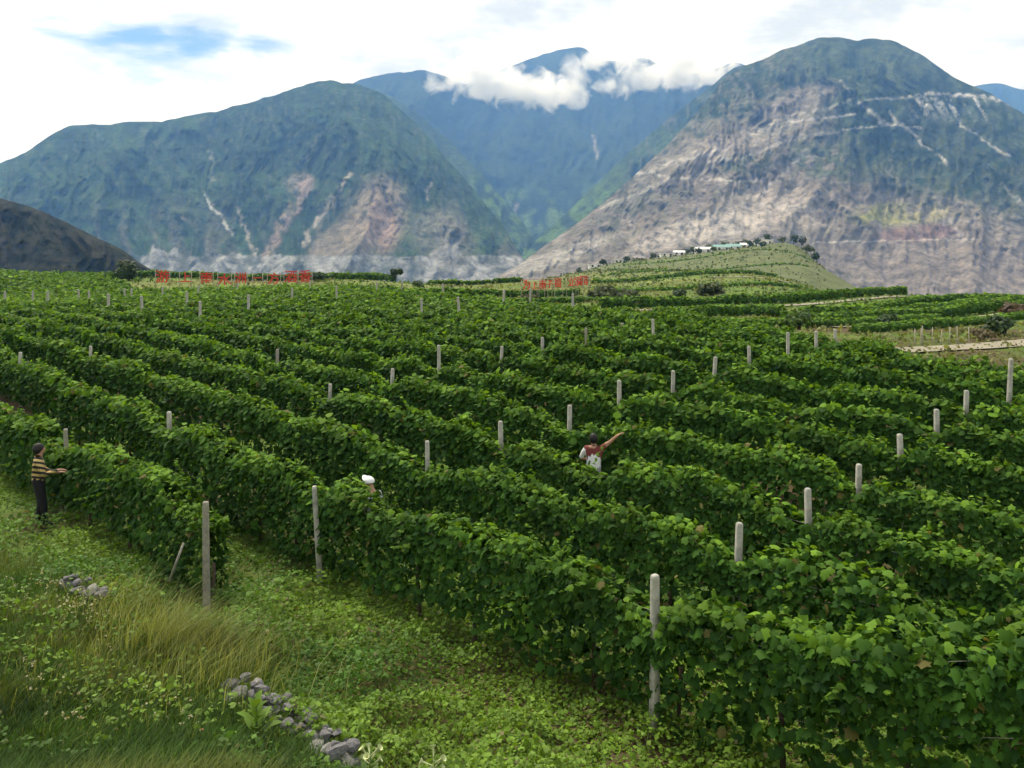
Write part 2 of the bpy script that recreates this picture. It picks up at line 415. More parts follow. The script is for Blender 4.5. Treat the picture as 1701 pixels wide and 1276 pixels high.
def col_left(px, py, gl, gf, bl, v):
    n = fbm(px / 16, py / 16, 4, 77); n2 = fbm(px / 5.0, py / 9.0, 3, 78)
    c = lerp(GREEN_D, GREEN_M, sm(0.35, 0.62, 0.5 * n + 0.5 * bl))
    c = lerp(c, (0.075, 0.085, 0.055), sm(0.58, 0.75, n2) * 0.6)
    c = lerp(c, (0.13, 0.115, 0.095), sm(0.55, 0.8, gl) * sm(300, 400, py) * 0.55)
    # bare spurs
    for e, colr, s in ((ell(px, py, 628, 360, 52, 75, 0.25), TAN, .7), (ell(px, py, 636, 372, 24, 48, -0.15), (0.33, 0.23, 0.18), .7), (ell(px, py, 560, 400, 60, 26, -0.6), TAN, .55),
                       (ell(px, py, 498, 305, 26, 20), PINK, .6), (ell(px, py, 735, 395, 60, 45, .5), (0.2, .18, .15), .5)):
        c = lerp(c, colr, e * s * sm(0.30, 0.55, n * 0.6 + gf * 0.4 + 0.08))
    for pts, w, colr in (([(512, 300), (488, 345), (455, 400), (440, 432)], 9, (0.33, 0.24, 0.2)), ([(338, 318), (352, 345), (366, 362), (384, 392)], 2.3, WHITE),
                         ([(398, 345), (404, 372), (416, 395), (420, 425)], 2.6, PALE), ([(580, 290), (555, 330), (530, 362), (500, 408)], 4.5, PALE), ([(300, 362), (316, 372)], 3, PALE),
                         ([(710, 305), (712, 330)], 3, PALE), ([(625, 345), (610, 400)], 5, (.4, .28, .22)), ([(350, 250), (356, 300)], 2, (.2, .2, .17)), ([(540, 215), (505, 265)], 3, (.16, .16, .12))):
        c = lerp(c, colr, sm(w * 1.6, w * 0.4, seg_dist(px + (n - .5) * 20 + (n2 - .5) * 8, py, pts)) * (0.15 + 0.85 * sm(0.35, 0.65, gf * .5 + n2 * .5)) * 0.62)
    # river-cut bare band along the foot
    edge = 423 + (fbm(px / 40, px * 0, 3, 9) - 0.5) * 5 - 30 * sm(0.62, 0.85, gl) * sm(0.4, 0.6, bl)
    band = sm(0, 3.5, py - edge) * sm(215, 245, px)
    st = fbm((px + (n - .5) * 30) / 7.0, py / 26.0, 4, 21)
    c = lerp(c, lerp((0.13, 0.132, 0.13), (0.27, 0.27, 0.262), sm(0.3, 0.7, st * .5 + n * .5)), band * (0.55 + 0.4 * sm(.35, .6, n)))
    return c

def col_back(px, py, gl, gf, bl, v):
    n = fbm(px / 20, py / 20, 4, 31)
    c = lerp((0.013, 0.024, 0.014), (0.028, 0.046, 0.02), sm(0.35, 0.65, n * 0.5 + bl * 0.5))
    g = sm(290, 335, py) * sm(0.35, 0.6, n)
    c = lerp(c, (0.075, 0.125, 0.035), g)
    for pts, w in (([(985, 225), (992, 262)], 2.2), ([(858, 340), (850, 372), (868, 400)], 3.0)):
        c = lerp(c, PALE, sm(w * 1.6, w * .4, seg_dist(px, py, pts)) * .6)
    return c

def col_shoulder(px, py, gl, gf, bl, v):
    n = fbm(px / 14, py / 12, 4, 35)
    c = lerp((0.018, 0.034, 0.016), (0.045, 0.075, 0.028), sm(0.35, 0.65, n * 0.5 + bl * 0.5))
    c = lerp(c, (0.075, 0.13, 0.035), sm(270, 330, py) * sm(0.38, 0.6, n) * sm(1100, 1000, px))
    return lerp(c, (0.12, 0.11, 0.09), sm(0.6, 0.8, gf) * sm(1000, 1100, px) * .5)

def col_dark(px, py, gl, gf, bl, v):
    n = fbm(px / 12, py / 9, 4, 41)
    c = lerp((0.010, 0.015, 0.008), (0.025, 0.026, 0.015), sm(0.35, 0.65, n))
    return lerp(c, (0.045, 0.040, 0.030), sm(0.6, 0.8, gf) * 0.4)

def col_right(px, py, gl, gf, bl, v):
    n = fbm(px / 14, py / 12, 5, 51); n2 = fbm(px / 5, py / 5, 3, 52)
    thr = np.interp(px, [800, 1060, 1130, 1200, 1300, 1390, 1450, 1520, 1600, 1701, 1980], [290, 272, 235, 200, 178, 205, 285, 320, 345, 365, 380])   # scrub takes the heights
    veg = sm(45, -40, py - thr + (n - .5) * 130 + (bl - .5) * 90)
    bare = lerp((0.275, 0.24, 0.195), PINK, sm(1100, 1420, px + (bl - .5) * 200))
    bare = lerp(bare, (0.20, 0.185, 0.155), sm(1100, 900, px) * 0.5)
    bare = lerp(bare, (0.155, 0.13, 0.10), sm(0.55, 0.8, gl) * 0.65)
    bare = lerp(bare, (0.13, 0.135, 0.08), sm(0.5, 0.7, n) * 0.45)
    green = lerp(GREEN_D, (0.066, 0.086, 0.040), sm(0.3, 0.7, n * .6 + bl * .4))
    green = lerp(green, (0.16, 0.145, 0.125), sm(0.56, 0.74, n2 * 0.5 + gf * 0.5) * 0.7 * sm(1420, 1250, px + py * .3))
    c = lerp(bare * .84, green, veg)
    # patches of scrub and grass on the bare flank
    for cx, cy, rx, ry, rot, colr, s in ((1235, 272, 60, 17, -.15, (.075, .09, .045), .8), (1385, 262, 85, 42, .1, (.06, .08, .04), .85), (1470, 285, 110, 34, .25, (.065, .08, .04), .7),
                                         (1290, 215, 40, 12, -.2, (.07, .09, .045), .7), (1040, 350, 60, 26, -.6, (.10, .105, .075), .7), (1490, 356, 82, 21, -.03, (.235, .235, .07), 1.0),
                                         (1540, 352, 45, 14, 0, (.27, .25, .08), .6), (1105, 330, 60, 16, -.5, (.12, .115, .09), .6), (1600, 250, 120, 70, .4, (.055, .07, .038), .7),
                                         (1680, 330, 60, 60, .5, (.07, .08, .045), .6), (1420, 470, 60, 16, .3, (.2, .19, .09), .6)):
        c = lerp(c, colr, ell(px, py, cx, cy, rx, ry, rot) * s * sm(.28, .5, n))
    # pale washed fans
    for cx, cy, rx, ry, rot, colr, s in ((1215, 368, 150, 26, -.22, (.37, .335, .29), .9), (1120, 392, 90, 16, -.35, (.38, .34, .29), .7), (1330, 352, 90, 42, .1, (.31, .27, .225), .6), (1290, 320, 60, 20, .2, (.29, .25, .21), .6), (930, 425, 110, 14, -.35, (.36, .34, .30), .6),
                                         (1600, 380, 140, 50, .25, (.25, .215, .18), .5), (1560, 455, 170, 50, .1, (.24, .20, .17), .6), (1230, 235, 150, 16, -.3, (.30, .265, .225), .6), (1330, 168, 70, 26, -.35, (.26, .22, .19), .6)):
        c = lerp(c, colr, ell(px, py, cx, cy, rx, ry, rot) * s * (0.5 + 0.5 * sm(.25, .55, n2)))
    c = lerp(c, (0.16, 0.10, 0.085), ell(px, py, 1525, 388, 75, 16, -.08) * .8 * sm(.35, .5, gf * .6 + n * .4))
    # roads cut across the flank and the spoil thrown below them
    wig = (fbm(px / 25, py * 0, 3, 61) - .5) * 7
    for pts, w, s in (([(1000, 297), (1060, 288), (1080, 285), (1112, 297), (1220, 300), (1300, 302)], 2.4, .8), ([(1280, 208), (1330, 200), (1380, 195), (1420, 190)], 2.4, .9),
                      ([(1400, 216), (1440, 211), (1480, 208), (1530, 213)], 2.2, .85), ([(1350, 403), (1480, 400), (1620, 397)], 2.0, .75), ([(1180, 268), (1240, 262), (1310, 232), (1390, 218)], 4.5, .5),
                      ([(1060, 290), (1130, 268), (1190, 250)], 5, .4), ([(1395, 135), (1420, 162), (1380, 180), (1300, 195), (1250, 225)], 4.0, .4), ([(1430, 170), (1452, 190), (1470, 207)], 4.0, .8),
                      ([(1475, 185), (1492, 204)], 3, .8), ([(1460, 205), (1500, 208), (1522, 228), (1545, 250), (1576, 273)], 3.6, .85), ([(1598, 208), (1630, 232), (1676, 259)], 3.0, .85),
                      ([(1508, 160), (1545, 156), (1590, 158), (1640, 160), (1690, 175)], 4.0, .95), ([(1440, 165), (1508, 163)], 2.4, .6), ([(1000, 345), (1060, 322), (1110, 300)], 4, .45),
                      ([(1340, 250), (1300, 290), (1255, 330)], 6, .35), ([(1480, 250), (1482, 290), (1500, 310)], 3, .4), ([(1660, 305), (1700, 340)], 4, .4), ([(1555, 330), (1580, 370), (1600, 400)], 6, .3)):
        c = lerp(c, (.50, .48, .44), sm(w * 1.15, w * .25, seg_dist(px + (n - .5) * 16, py + wig * .5 + (n2 - .5) * 5, pts)) * s * .85 * sm(.22, .62, n2 * .6 + n * .4))
    ribs = sm(.50, .70, fbm((px - py * 0.55) / 7.5, py / 90, 2, 66))
    c = lerp(c, WHITE, ribs * sm(.3, .55, n2) * sm(158, 163, py) * sm(212, 168, py) * sm(1500, 1525, px) * sm(1665, 1630, px) * .6)
    # near foot: raw pink slope with rills
    st = fbm((px + (py - 400) * 1.1 + (n - .5) * 30) / 9.0, py / 40.0, 4, 62)
    foot = sm(395, 420, py) * sm(1330, 1380, px)
    c = lerp(c, lerp((0.145, 0.122, 0.10), (0.225, 0.192, 0.162), sm(.3, .7, st * .6 + n * .4)), foot * .7)
    return c

MM = mountain_material('mountain_scrub_and_rock', 10.0, 0.035)
massif('mountain_back', 480, 1420, 4, 110,
       [(480, 190, 5600), (560, 150, 5600), (600, 132, 5600), (640, 121, 5600), (700, 116, 5700), (740, 124, 5800), (770, 142, 6000), (820, 122, 6300), (850, 108, 6500), (900, 90, 6600), (930, 82, 6600),
        (970, 79, 6600), (1000, 100, 6500), (1040, 99, 6400), (1075, 95, 6300), (1110, 118, 6000), (1160, 122, 5800), (1220, 103, 5600), (1300, 130, 5400), (1420, 200, 5200)],
       [(480, 470, 4400), (1420, 470, 4400)],
       [([(700, 116), (790, 250), (850, 340), (870, 420)], 40, .13), ([(930, 82), (960, 200), (1000, 300)], 45, .09), ([(1220, 105), (1120, 230), (1010, 310), (930, 380)], 45, .12),
        ([(1060, 260), (960, 330), (890, 420)], 40, .10)],
       0.05, col_back, MM, 3.0, 1.0, 4)
massif('mountain_shoulder', 780, 1420, 3, 90,
       [(780, 470, 3000), (880, 408, 3300), (950, 345, 3500), (1010, 285, 3700), (1070, 232, 3800), (1130, 182, 3900), (1180, 145, 3900), (1220, 112, 3900), (1260, 104, 3800), (1330, 140, 3700), (1420, 230, 3600)],
       [(780, 476, 2700), (1420, 476, 2700)], [([(1180, 145), (1080, 280), (980, 400)], 40, .08), ([(1130, 182), (1000, 330), (900, 440)], 30, .06)], 0.06, col_shoulder, MM, 3.0, 1.0, 14)
massif('mountain_buttress', 520, 960, 3, 90,
       [(520, 200, 4200), (600, 142, 4300), (650, 158, 4300), (700, 195, 4200), (750, 238, 4100), (800, 290, 3900), (850, 345, 3700), (890, 395, 3500), (960, 470, 3300)],
       [(520, 476, 2900), (960, 476, 2900)], [([(700, 195), (760, 300), (800, 420)], 36, .08), ([(800, 290), (850, 400)], 30, .06)], 0.06, col_shoulder, MM, 3.0, 1.0, 16)
massif('mountain_far', 1560, 1900, 5, 40, [(1560, 165, 6800), (1620, 142, 6900), (1660, 138, 7000), (1701, 150, 7000), (1780, 140, 7000), (1900, 190, 7000)],
       [(1560, 460, 5000), (1900, 460, 5000)], [], 0.08, col_back, MM, 1.5, 1.0, 9)
massif('mountain_ridge', -360, 905, 2.5, 190,
       [(-360, 330, 2700), (-150, 300, 2800), (0, 274, 2900), (50, 250, 2950), (85, 225, 3000), (120, 207, 3050), (180, 206, 3100), (230, 201, 3100), (265, 203, 3150), (300, 196, 3200), (350, 186, 3200), (400, 174, 3250), (450, 160, 3300),
        (500, 142, 3300), (545, 134, 3300), (595, 138, 3300), (640, 158, 3250), (690, 205, 3100), (740, 262, 2900), (790, 318, 2700), (835, 375, 2450), (870, 430, 2200), (905, 470, 2000)],
       [(-360, 480, 2150), (0, 475, 2150), (400, 472, 2200), (905, 474, 1950)],
       [([(120, 207), (240, 300), (330, 390), (400, 470)], 38, .09), ([(545, 134), (600, 230), (615, 300), (610, 380), (560, 470)], 42, .22), ([(595, 138), (700, 290), (760, 380), (800, 470)], 34, .12),
        ([(350, 187), (420, 290), (470, 350), (500, 440)], 34, .12), ([(230, 203), (180, 300), (150, 400)], 40, .12), ([(640, 300), (690, 400), (700, 470)], 26, .10), ([(450, 160), (430, 260), (380, 400)], 30, .06)],
       0.06, col_left, MM, 3.2, 1.0, 2)
massif('mountain_peak', 800, 1980, 2.5, 210,
       [(800, 480, 1700), (832, 458, 1750), (870, 434, 1850), (900, 412, 1950), (950, 376, 2100), (1000, 338, 2250), (1060, 286, 2450), (1110, 240, 2600), (1160, 185, 2750), (1195, 140, 2850), (1220, 118, 2900), (1260, 103, 2950),
        (1300, 84, 3000), (1340, 68, 3000), (1360, 62, 3000), (1385, 62, 3000), (1420, 68, 3000), (1450, 62, 3000), (1480, 66, 3000), (1510, 78, 2980), (1540, 98, 2950), (1575, 122, 2900), (1610, 142, 2850), (1640, 152, 2800),
        (1701, 190, 2700), (1800, 250, 2500), (1980, 340, 2300)],
       [(800, 486, 1600), (1000, 478, 1600), (1200, 480, 1650), (1360, 500, 1650), (1450, 520, 1600), (1701, 540, 1500), (1980, 545, 1450)],
       [([(1400, 100), (1390, 140), (1340, 205), (1230, 290), (1080, 400), (980, 460)], 60, .10), ([(1420, 80), (1440, 190), (1400, 270), (1330, 340), (1250, 420)], 60, .11), ([(1060, 290), (960, 390), (880, 450)], 26, .06),
        ([(1500, 90), (1560, 230), (1600, 340), (1620, 480)], 44, .14), ([(1240, 130), (1160, 250), (1060, 340)], 28, .07), ([(1640, 160), (1701, 300), (1760, 460)], 40, .12), ([(1340, 300), (1480, 400), (1560, 480)], 26, .06)],
       0.06, col_right, MM, 3.2, 1.0, 6)
massif('hill_spur', -400, 275, 2.5, 70, [(-400, 255, 900), (-100, 305, 820), (0, 330, 780), (60, 347, 740), (130, 378, 690), (200, 414, 640), (245, 445, 600), (275, 468, 570)],
       [(-400, 480, 640), (0, 474, 640), (275, 474, 560)], [([(40, 345), (120, 470)], 26, .05)], 0.07, col_dark, mountain_material('spur_scrub', 3.0, 0.05), 2.2, 1.0, 12)

# ------------------------------------------------------------------ leaf templates
def tmpl_near():
    o = [(0, 0), (-.24, -.13), (-.50, .08), (-.41, .29), (-.54, .55), (-.29, .61), (0, 1.0), (.29, .61), (.54, .55), (.41, .29), (.50, .08), (.24, -.13)]
    pts = [(0, .28, .06)] + [(x, y, -.28 * abs(x) - .16 * y * y + .02) for x, y in o]
    f = np.array([[0, 1 + i, 1 + (i + 1) % 12] for i in range(12)])[:, [0, 2, 1]]
    return np.array(pts), f
def tmpl_mid():
    o = [(0, -.1, 0), (.5, .15, -.14), (.45, .6, -.18), (0, 1, -.16), (-.45, .6, -.18), (-.5, .15, -.14)]
    return np.array(o), np.array([[0, 1, 2], [0, 2, 3], [0, 3, 4], [0, 4, 5]])
def tmpl_far():
    o = [(0, -.1, 0), (.5, .45, -.16), (0, 1, -.12), (-.5, .45, -.16)]
    return np.array(o), np.array([[0, 1, 2], [0, 2, 3]])
T_NEAR, T_MID, T_FAR = tmpl_near(), tmpl_mid(), tmpl_far()

def unit(v): return v / np.maximum(np.linalg.norm(v, axis=-1, keepdims=True), 1e-9)

def place_leaves(tmpl, pos, nrm, tip, size, colr):
    T, Fc = tmpl
    nrm = unit(nrm); tip = unit(tip - nrm * (tip * nrm).sum(-1, keepdims=True)); ac = np.cross(tip, nrm)
    wid = size * (0.85 + 0.3 * rng.random(len(size)))
    V = pos[:, None, :] + T[None, :, 0:1] * (ac * wid[:, None])[:, None, :] + T[None, :, 1:2] * (tip * size[:, None])[:, None, :] + T[None, :, 2:3] * (nrm * size[:, None])[:, None, :]
    m = T.shape[0]
    Fa = Fc[None] + (np.arange(len(pos)) * m)[:, None, None]
    C = np.repeat(colr[:, None, :], m, 1)
    return V.reshape(-1, 3), Fa.reshape(-1, Fc.shape[1]), C.reshape(-1, 3)

class Soup:
    def __init__(s): s.V, s.F, s.C, s.n = [], [], [], 0
    def add(s, V, Fa, C):
        s.V.append(V); s.F.append(Fa + s.n); s.C.append(C); s.n += len(V)
    def mesh(s, name):
        by = {}
        for f in s.F: by.setdefault(f.shape[1], []).append(f)
        return mesh_np(name, np.concatenate(s.V), [np.concatenate(v) for v in by.values()], np.concatenate(s.C))

def leaf_colors(n, young):  # blends towards one bright tint for both new growth and painted sunlit tops
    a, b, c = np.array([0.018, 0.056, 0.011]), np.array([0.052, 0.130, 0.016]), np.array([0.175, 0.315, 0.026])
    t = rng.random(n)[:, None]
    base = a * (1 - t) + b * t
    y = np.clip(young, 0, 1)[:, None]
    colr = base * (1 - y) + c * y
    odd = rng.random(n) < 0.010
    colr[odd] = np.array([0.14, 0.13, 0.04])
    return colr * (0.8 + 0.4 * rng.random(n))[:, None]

# ------------------------------------------------------------------ vine rows
S2 = 1 / math.sqrt(2)
def row_c(i): return 9.25 + 3.25 * (i - 1) + 0.012 * max(0, i - 2) ** 1.3
DM_PX = [-600, 0, 150, 230, 560, 640, 700, 800, 900, 1000, 1100, 1300, 1390, 1500, 1600, 1701, 2100]
DM_D = [165, 158, 150, 104, 100, 90, 80, 70, 58, 51, 45, 37, 34, 30, 27.5, 26.5, 25]
def row_xy(i, t):
    """t: layout units along the row, 0 where it crosses straight ahead; positive to the far left."""
    wob = 0.10 * np.sin(t * 0.23 + i * 1.7) + 0.06 * np.sin(t * 0.61 + i)
    x = -t; y = row_c(i) + t
    return K * (x + wob * S2), K * (y + wob * S2)
DIPS = {4: [(990, 42, .77)], 2: [(640, 26, .90)], 3: [(1010, 60, .95)]}     # where pickers have thinned the crown: row -> (px, width, factor)

POSTS = {1: [(343, 812, 14.5), (112, 712, 19.6)], 2: [(1087, 938, 10.7), (532, 838, 16), (285, 683, 20.8), (35, 585, 29.7)],
         3: [(1222, 868, 12.3), (712, 732, 17.4), (150, 575, 31.4)], 4: [(1345, 812, 14.2), (836, 700, 19.4), (545, 637, 24.5)],
         5: [(1424, 770, 16), (944, 673, 21.2), (650, 612, 26.4), (460, 580, 31.3)], 6: [(1500, 722, 17.6), (1030, 632, 22.9), (730, 573, 28.3)],
         7: [(1557, 680, 19.3), (1118, 615, 24.4), (829, 575, 29.5)], 8: [(1603, 648, 21), (1183, 592, 26.2), (900, 560, 31.3)],
         9: [(1673, 595, 22), (1248, 575, 27.7), (975, 545, 32.7)], 10: [(1310, 552, 29.3), (1087, 530, 33.2)], 11: [(1355, 550, 31), (1035, 540, 38)], 12: [(1390, 547, 32.8)]}
FARP = [(333, 555, 46), (413, 540, 52), (238, 535, 54), (311, 528, 60), (130, 512, 70), (148, 522, 65), (207, 507, 75), (219, 509, 75), (485, 530, 60), (329, 497, 85), (80, 525, 62), (765, 535, 50), (880, 515, 62),
        (393, 493, 90), (515, 500, 85), (737, 505, 75), (667, 505, 80), (55, 515, 66), (270, 500, 85), (625, 505, 78), (835, 522, 60), (560, 520, 66), (700, 545, 46), (10, 520, 64), (180, 530, 58), (950, 528, 52)]
for _i, _l in POSTS.items():
    for _px, _py, _d in _l: DIPS.setdefault(_i, []).append((_px, 0.32 * F / (K * _d), .83))
def canopy(i, t0, t1, young_lit_k=1.0):
    soup = Soup()
    step = 0.5
    ts = np.arange(t0, t1, step)
    if len(ts) == 0: return None
    X, Y = row_xy(i, ts + step / 2)
    PXs = CX + F * X / Y; Ds = Y / K
    keep = (PXs > -170) & (PXs < 1880) & (Ds < np.interp(PXs, DM_PX, DM_D)) & (Ds > 5.2)
    ts, Ds = ts[keep], Ds[keep]
    if len(ts) == 0: return None
    for lod, (lo, hi) in enumerate(((0, 18.5), (18.5, 44), (44, 400))):
        s = (Ds >= lo) & (Ds < hi)
        if not s.any(): continue
        tseg, dseg = ts[s], Ds[s]
        if lod == 0: dens, size = np.full(len(dseg), 730.0), np.full(len(dseg), 0.098)
        elif lod == 1:
            size = 0.120 * np.maximum(1, dseg / 28) ** .9
            dens = 540 * (0.120 / size) ** 2
        else:
            size = 0.180 * (dseg / 44) ** 0.85
            dens = 300 * (0.180 / size) ** 2 + 12
        cnt = rng.poisson(dens * step * K * math.sqrt(2) * 1.0)
        idx = np.repeat(np.arange(len(tseg)), cnt)
        n = len(idx)
        t = tseg[idx] + rng.random(n) * step
        x, y = row_xy(i, t); g = Gz(x, y)
        L_ = t * K * 1.414
        sz = size[idx] * (0.5 + 0.95 * rng.random(n))
        # lumpy cross section: plants, gaps and shoots differ along the row
        lump = fbm(L_ * 0.85, np.full(n, i * 7.3), 3, 100 + i)
        top = 1.72 + 0.46 * (lump - 0.5) + 0.16 * (fbm(L_ * 3.1, np.full(n, i * 3.3), 2, 300 + i) - .5)
        bot = 0.26 + 0.45 * (fbm(L_ * 0.7, np.full(n, i * 5.1), 3, 200 + i) - 0.5)
        px = CX + F * x / y
        for (p, w, f) in DIPS.get(i, ()): top = top * (1 - (1 - f) * np.exp(-((px - p) / w) ** 2))
        hw = 0.30 + 0.18 * (fbm(L_ * 1.1, np.full(n, i * 2.7), 3, 400 + i) - 0.5)
        a = rng.random(n) * 2 * math.pi
        a = np.where(np.sin(a) < -0.5, -a, a)                      # few leaves underneath
        ca, sa = np.cos(a), np.sin(a)
        wall = rng.random(n) < 0.70                                # upright leaf walls left and right, a dome on top
        ox = np.where(wall, np.where(rng.random(n) < .5, -1.0, 1.0), np.sign(ca) * np.abs(ca) ** 0.7)
        oz = np.where(wall, -1.0 + 1.85 * rng.random(n) ** 0.9, np.abs(sa) ** 0.7)
        ca = ox
        bump = fbm(L_ * 2.3 + 3 * np.sign(ca), (oz + 1) * 2.0 + i, 2, 500 + i)
        r = (0.78 + 0.40 * (bump - 0.25)) * (1 - np.abs(rng.normal(0, 0.16, n)))
        cz = (top + bot) / 2; hh = (top - bot) / 2
        side = ox * hw * r * np.where(wall, 1 - .18 * np.abs(oz) ** 3, 1)
        up = cz + oz * hh * np.where(wall, 1.0, np.minimum(r * 1.05, 1.12))
        # hanging skirts: sides reach lower here and there
        pos = np.stack([x + side * S2, y + side * S2, g + up], -1)
        out = np.stack([ox * S2, ox * S2, np.where(wall, 0.15, oz * 0.9)], -1)
        nrm = unit(out) * 0.75 + np.array([0, 0, 0.55]) + rng.normal(0, 0.52, (n, 3))
        tip = np.array([0, 0, -0.75]) + out * 0.45 + rng.normal(0, 0.45, (n, 3))
        young = (sm(0.45, 0.95, oz * r) * (0.95 + .3 * sm(40, 90, dseg[idx])) * rng.random(n) ** .8 + (rng.random(n) < 0.03) * 0.4) * young_lit_k  # crown tops and far rows coloured brighter as if sunlit, partly new growth
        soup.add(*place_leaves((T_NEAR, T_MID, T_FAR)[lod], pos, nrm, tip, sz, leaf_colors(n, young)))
        # upright young shoots above the crown
        if lod < 2 or True:
            per = (3.4, 2.8, 1.2)[lod]
            ns = rng.poisson(per * len(tseg) * step * 1.4)
            if ns:
                st = tseg[rng.integers(0, len(tseg), ns)] + rng.random(ns) * step
                sx, sy = row_xy(i, st); sg = Gz(sx, sy)
                sl = 0.10 + 0.32 * rng.random(ns) ** 2.2
                lean = rng.normal(0, 0.35, (ns, 2)); off = rng.normal(0, 0.2, ns)
                nl = (9, 6, 3)[lod]
                u = np.linspace(0.1, 1, nl)
                lump_s = 1.72 + 0.46 * (fbm(st * K * 1.414 * 0.85, np.full(ns, i * 7.3), 3, 100 + i) - 0.5)
                spx = CX + F * sx / sy
                for (p, w, f) in DIPS.get(i, ()): lump_s = lump_s * (1 - (1 - f) * np.exp(-((spx - p) / w) ** 2))
                base = np.stack([sx + off * S2, sy + off * S2, sg + lump_s - 0.12], -1)
                dirv = np.stack([lean[:, 0], lean[:, 1], np.ones(ns)], -1)
                fromside = rng.random(ns) < (0.35, 0.25, 0.1)[lod]         # side shoots that stick out of the leaf wall and droop
                sg_ = np.where(rng.random(ns) < .6, -1.0, 1.0)
                hz = .55 + (lump_s - .6) * rng.random(ns)
                sb_ = np.stack([sx + sg_ * .24 * S2, sy + sg_ * .24 * S2, sg + hz], -1)
                sd_ = np.stack([sg_ * S2 + lean[:, 0], sg_ * S2 + lean[:, 1], .1 + lean[:, 0] * .6], -1)
                base = np.where(fromside[:, None], sb_, base); dirv = np.where(fromside[:, None], sd_, dirv)
                pos = (base[:, None] + dirv[:, None] * (u[None, :, None] * sl[:, None, None])).reshape(-1, 3)
                m = len(pos)
                outv = rng.normal(0, 1, (m, 3)); outv[:, 2] = np.abs(outv[:, 2]) * .3
                outv = unit(outv)
                dsz = np.interp(st, tseg, size)
                lsz = np.repeat(dsz, nl) * (0.95 - 0.5 * np.tile(u, ns)) * (0.8 + .5 * rng.random(m))
                nr = outv * 0.4 + np.array([0, 0, 0.9]) + rng.normal(0, .35, (m, 3))
                tp = outv * 0.9 + np.array([0, 0, -0.35]) + rng.normal(0, .3, (m, 3))
                yg = (0.25 + 0.6 * np.tile(u, ns) * rng.random(m)) * young_lit_k
                soup.add(*place_leaves((T_NEAR, T_MID, T_FAR)[lod], pos, nr, tp, lsz, leaf_colors(m, yg)))
    return soup.mesh('foliage')

def tube(pts, rad, seg=6, cap=True):
    pts = np.asarray(pts, dtype=float); rad = np.broadcast_to(np.asarray(rad, dtype=float), (len(pts),))
    tan = np.gradient(pts, axis=0); tan = unit(tan)
    ref = np.where(np.abs(tan[:, 2:3]) > .9, np.array([[1., 0, 0]]), np.array([[0, 0, 1.]]))
    a = unit(np.cross(tan, ref)); b = np.cross(tan, a)
    an = np.arange(seg) * 2 * math.pi / seg
    V = (pts[:, None] + rad[:, None, None] * (np.cos(an)[None, :, None] * a[:, None] + np.sin(an)[None, :, None] * b[:, None])).reshape(-1, 3)
    n = len(pts)
    i = np.arange(n - 1)[:, None] * seg + np.arange(seg)[None]; j = np.arange(n - 1)[:, None] * seg + (np.arange(seg) + 1)[None] % seg
    Q = np.stack([i, j, j + seg, i + seg], -1).reshape(-1, 4)
    fl = [Q]
    if cap: fl.append(np.array([list(range(seg))[::-1], [(n - 1) * seg + q for q in range(seg)]]))
    return V, fl

def trunk_mesh(seed):
    r = random.Random(seed)
    pts = []; x = y = 0
    for k_ in range(6):
        pts.append((x, y, -0.12 + k_ * 0.17)); x += r.uniform(-.035, .035); y += r.uniform(-.035, .035)
    V, fl = tube(pts, [.042, .034, .03, .027, .027, .024], 6)
    return mesh_np('trunk', V, fl, smooth=True)
TRUNKS = [trunk_mesh(s) for s in range(4)]
for m_ in TRUNKS: m_.materials.append(M_BARK)

ORD = ['', 'first', 'second', 'third', 'fourth', 'fifth', 'sixth', 'seventh', 'eighth', 'ninth', 'tenth', 'eleventh', 'twelfth', 'thirteenth', 'fourteenth', 'fifteenth', 'sixteenth', 'seventeenth', 'eighteenth',
       'nineteenth', 'twentieth', 'twenty-first', 'twenty-second', 'twenty-third', 'twenty-fourth', 'twenty-fifth', 'twenty-sixth', 'twenty-seventh', 'twenty-eighth', 'twenty-ninth', 'thirtieth',
       'thirty-first', 'thirty-second', 'thirty-third', 'thirty-fourth', 'thirty-fifth', 'thirty-sixth']
N_ROWS = 31
rows = {}
for i in range(1, N_ROWS + 1):
    c = row_c(i)
    t0 = 5.05 if i == 1 else -c * 0.62
    t1 = 150
    me = canopy(i, t0, t1)
    if me is None: continue
    root = empty('vine_row', (0, 0, 0))
    lab = {1: 'short leafy vine row beside the striped-jacket picker, ending at a tall grey post',
           2: 'second vine row, nearest long hedge of grapevines sweeping to the bottom right corner'}.get(i, f'{ORD[i]} vine row counted from the grassy foreground, dense green grapevine hedge')
    tag(root, lab, 'vine row', 'parallel vine rows across the vineyard')
    tag(link('foliage', me, root, M_VINE), kind='stuff')
    rows[i] = root
    if i <= 4:                                     # stems and wires show under the near rows only
        t = t0 if i == 1 else -c * 0.45
        q = 0
        tmax = {1: 16, 2: 14, 3: 7, 4: 5}[i]
        while t < tmax:
            x, y = row_xy(i, np.array([t])); o = link('trunk', TRUNKS[q % 4], root)
            o.location = (x[0], y[0], Gz(x, y)[0]); o.rotation_euler = (0, 0, random.uniform(0, 6.28)); o.scale = (1, 1, random.uniform(.9, 1.15))
            t += random.uniform(.75, 1.0); q += 1
        for hgt in (0.62, 1.30):
            tt = np.arange(t0 if i == 1 else -c * 0.5, 22, 0.8); x, y = row_xy(i, tt)
            V, fl = tube(np.stack([x, y, Gz(x, y) + hgt + 0.02 * np.sin(tt * 1.1)], -1), 0.0025, 4)
            link('wire', mesh_np('wire', V, fl), root, M_WIRE)

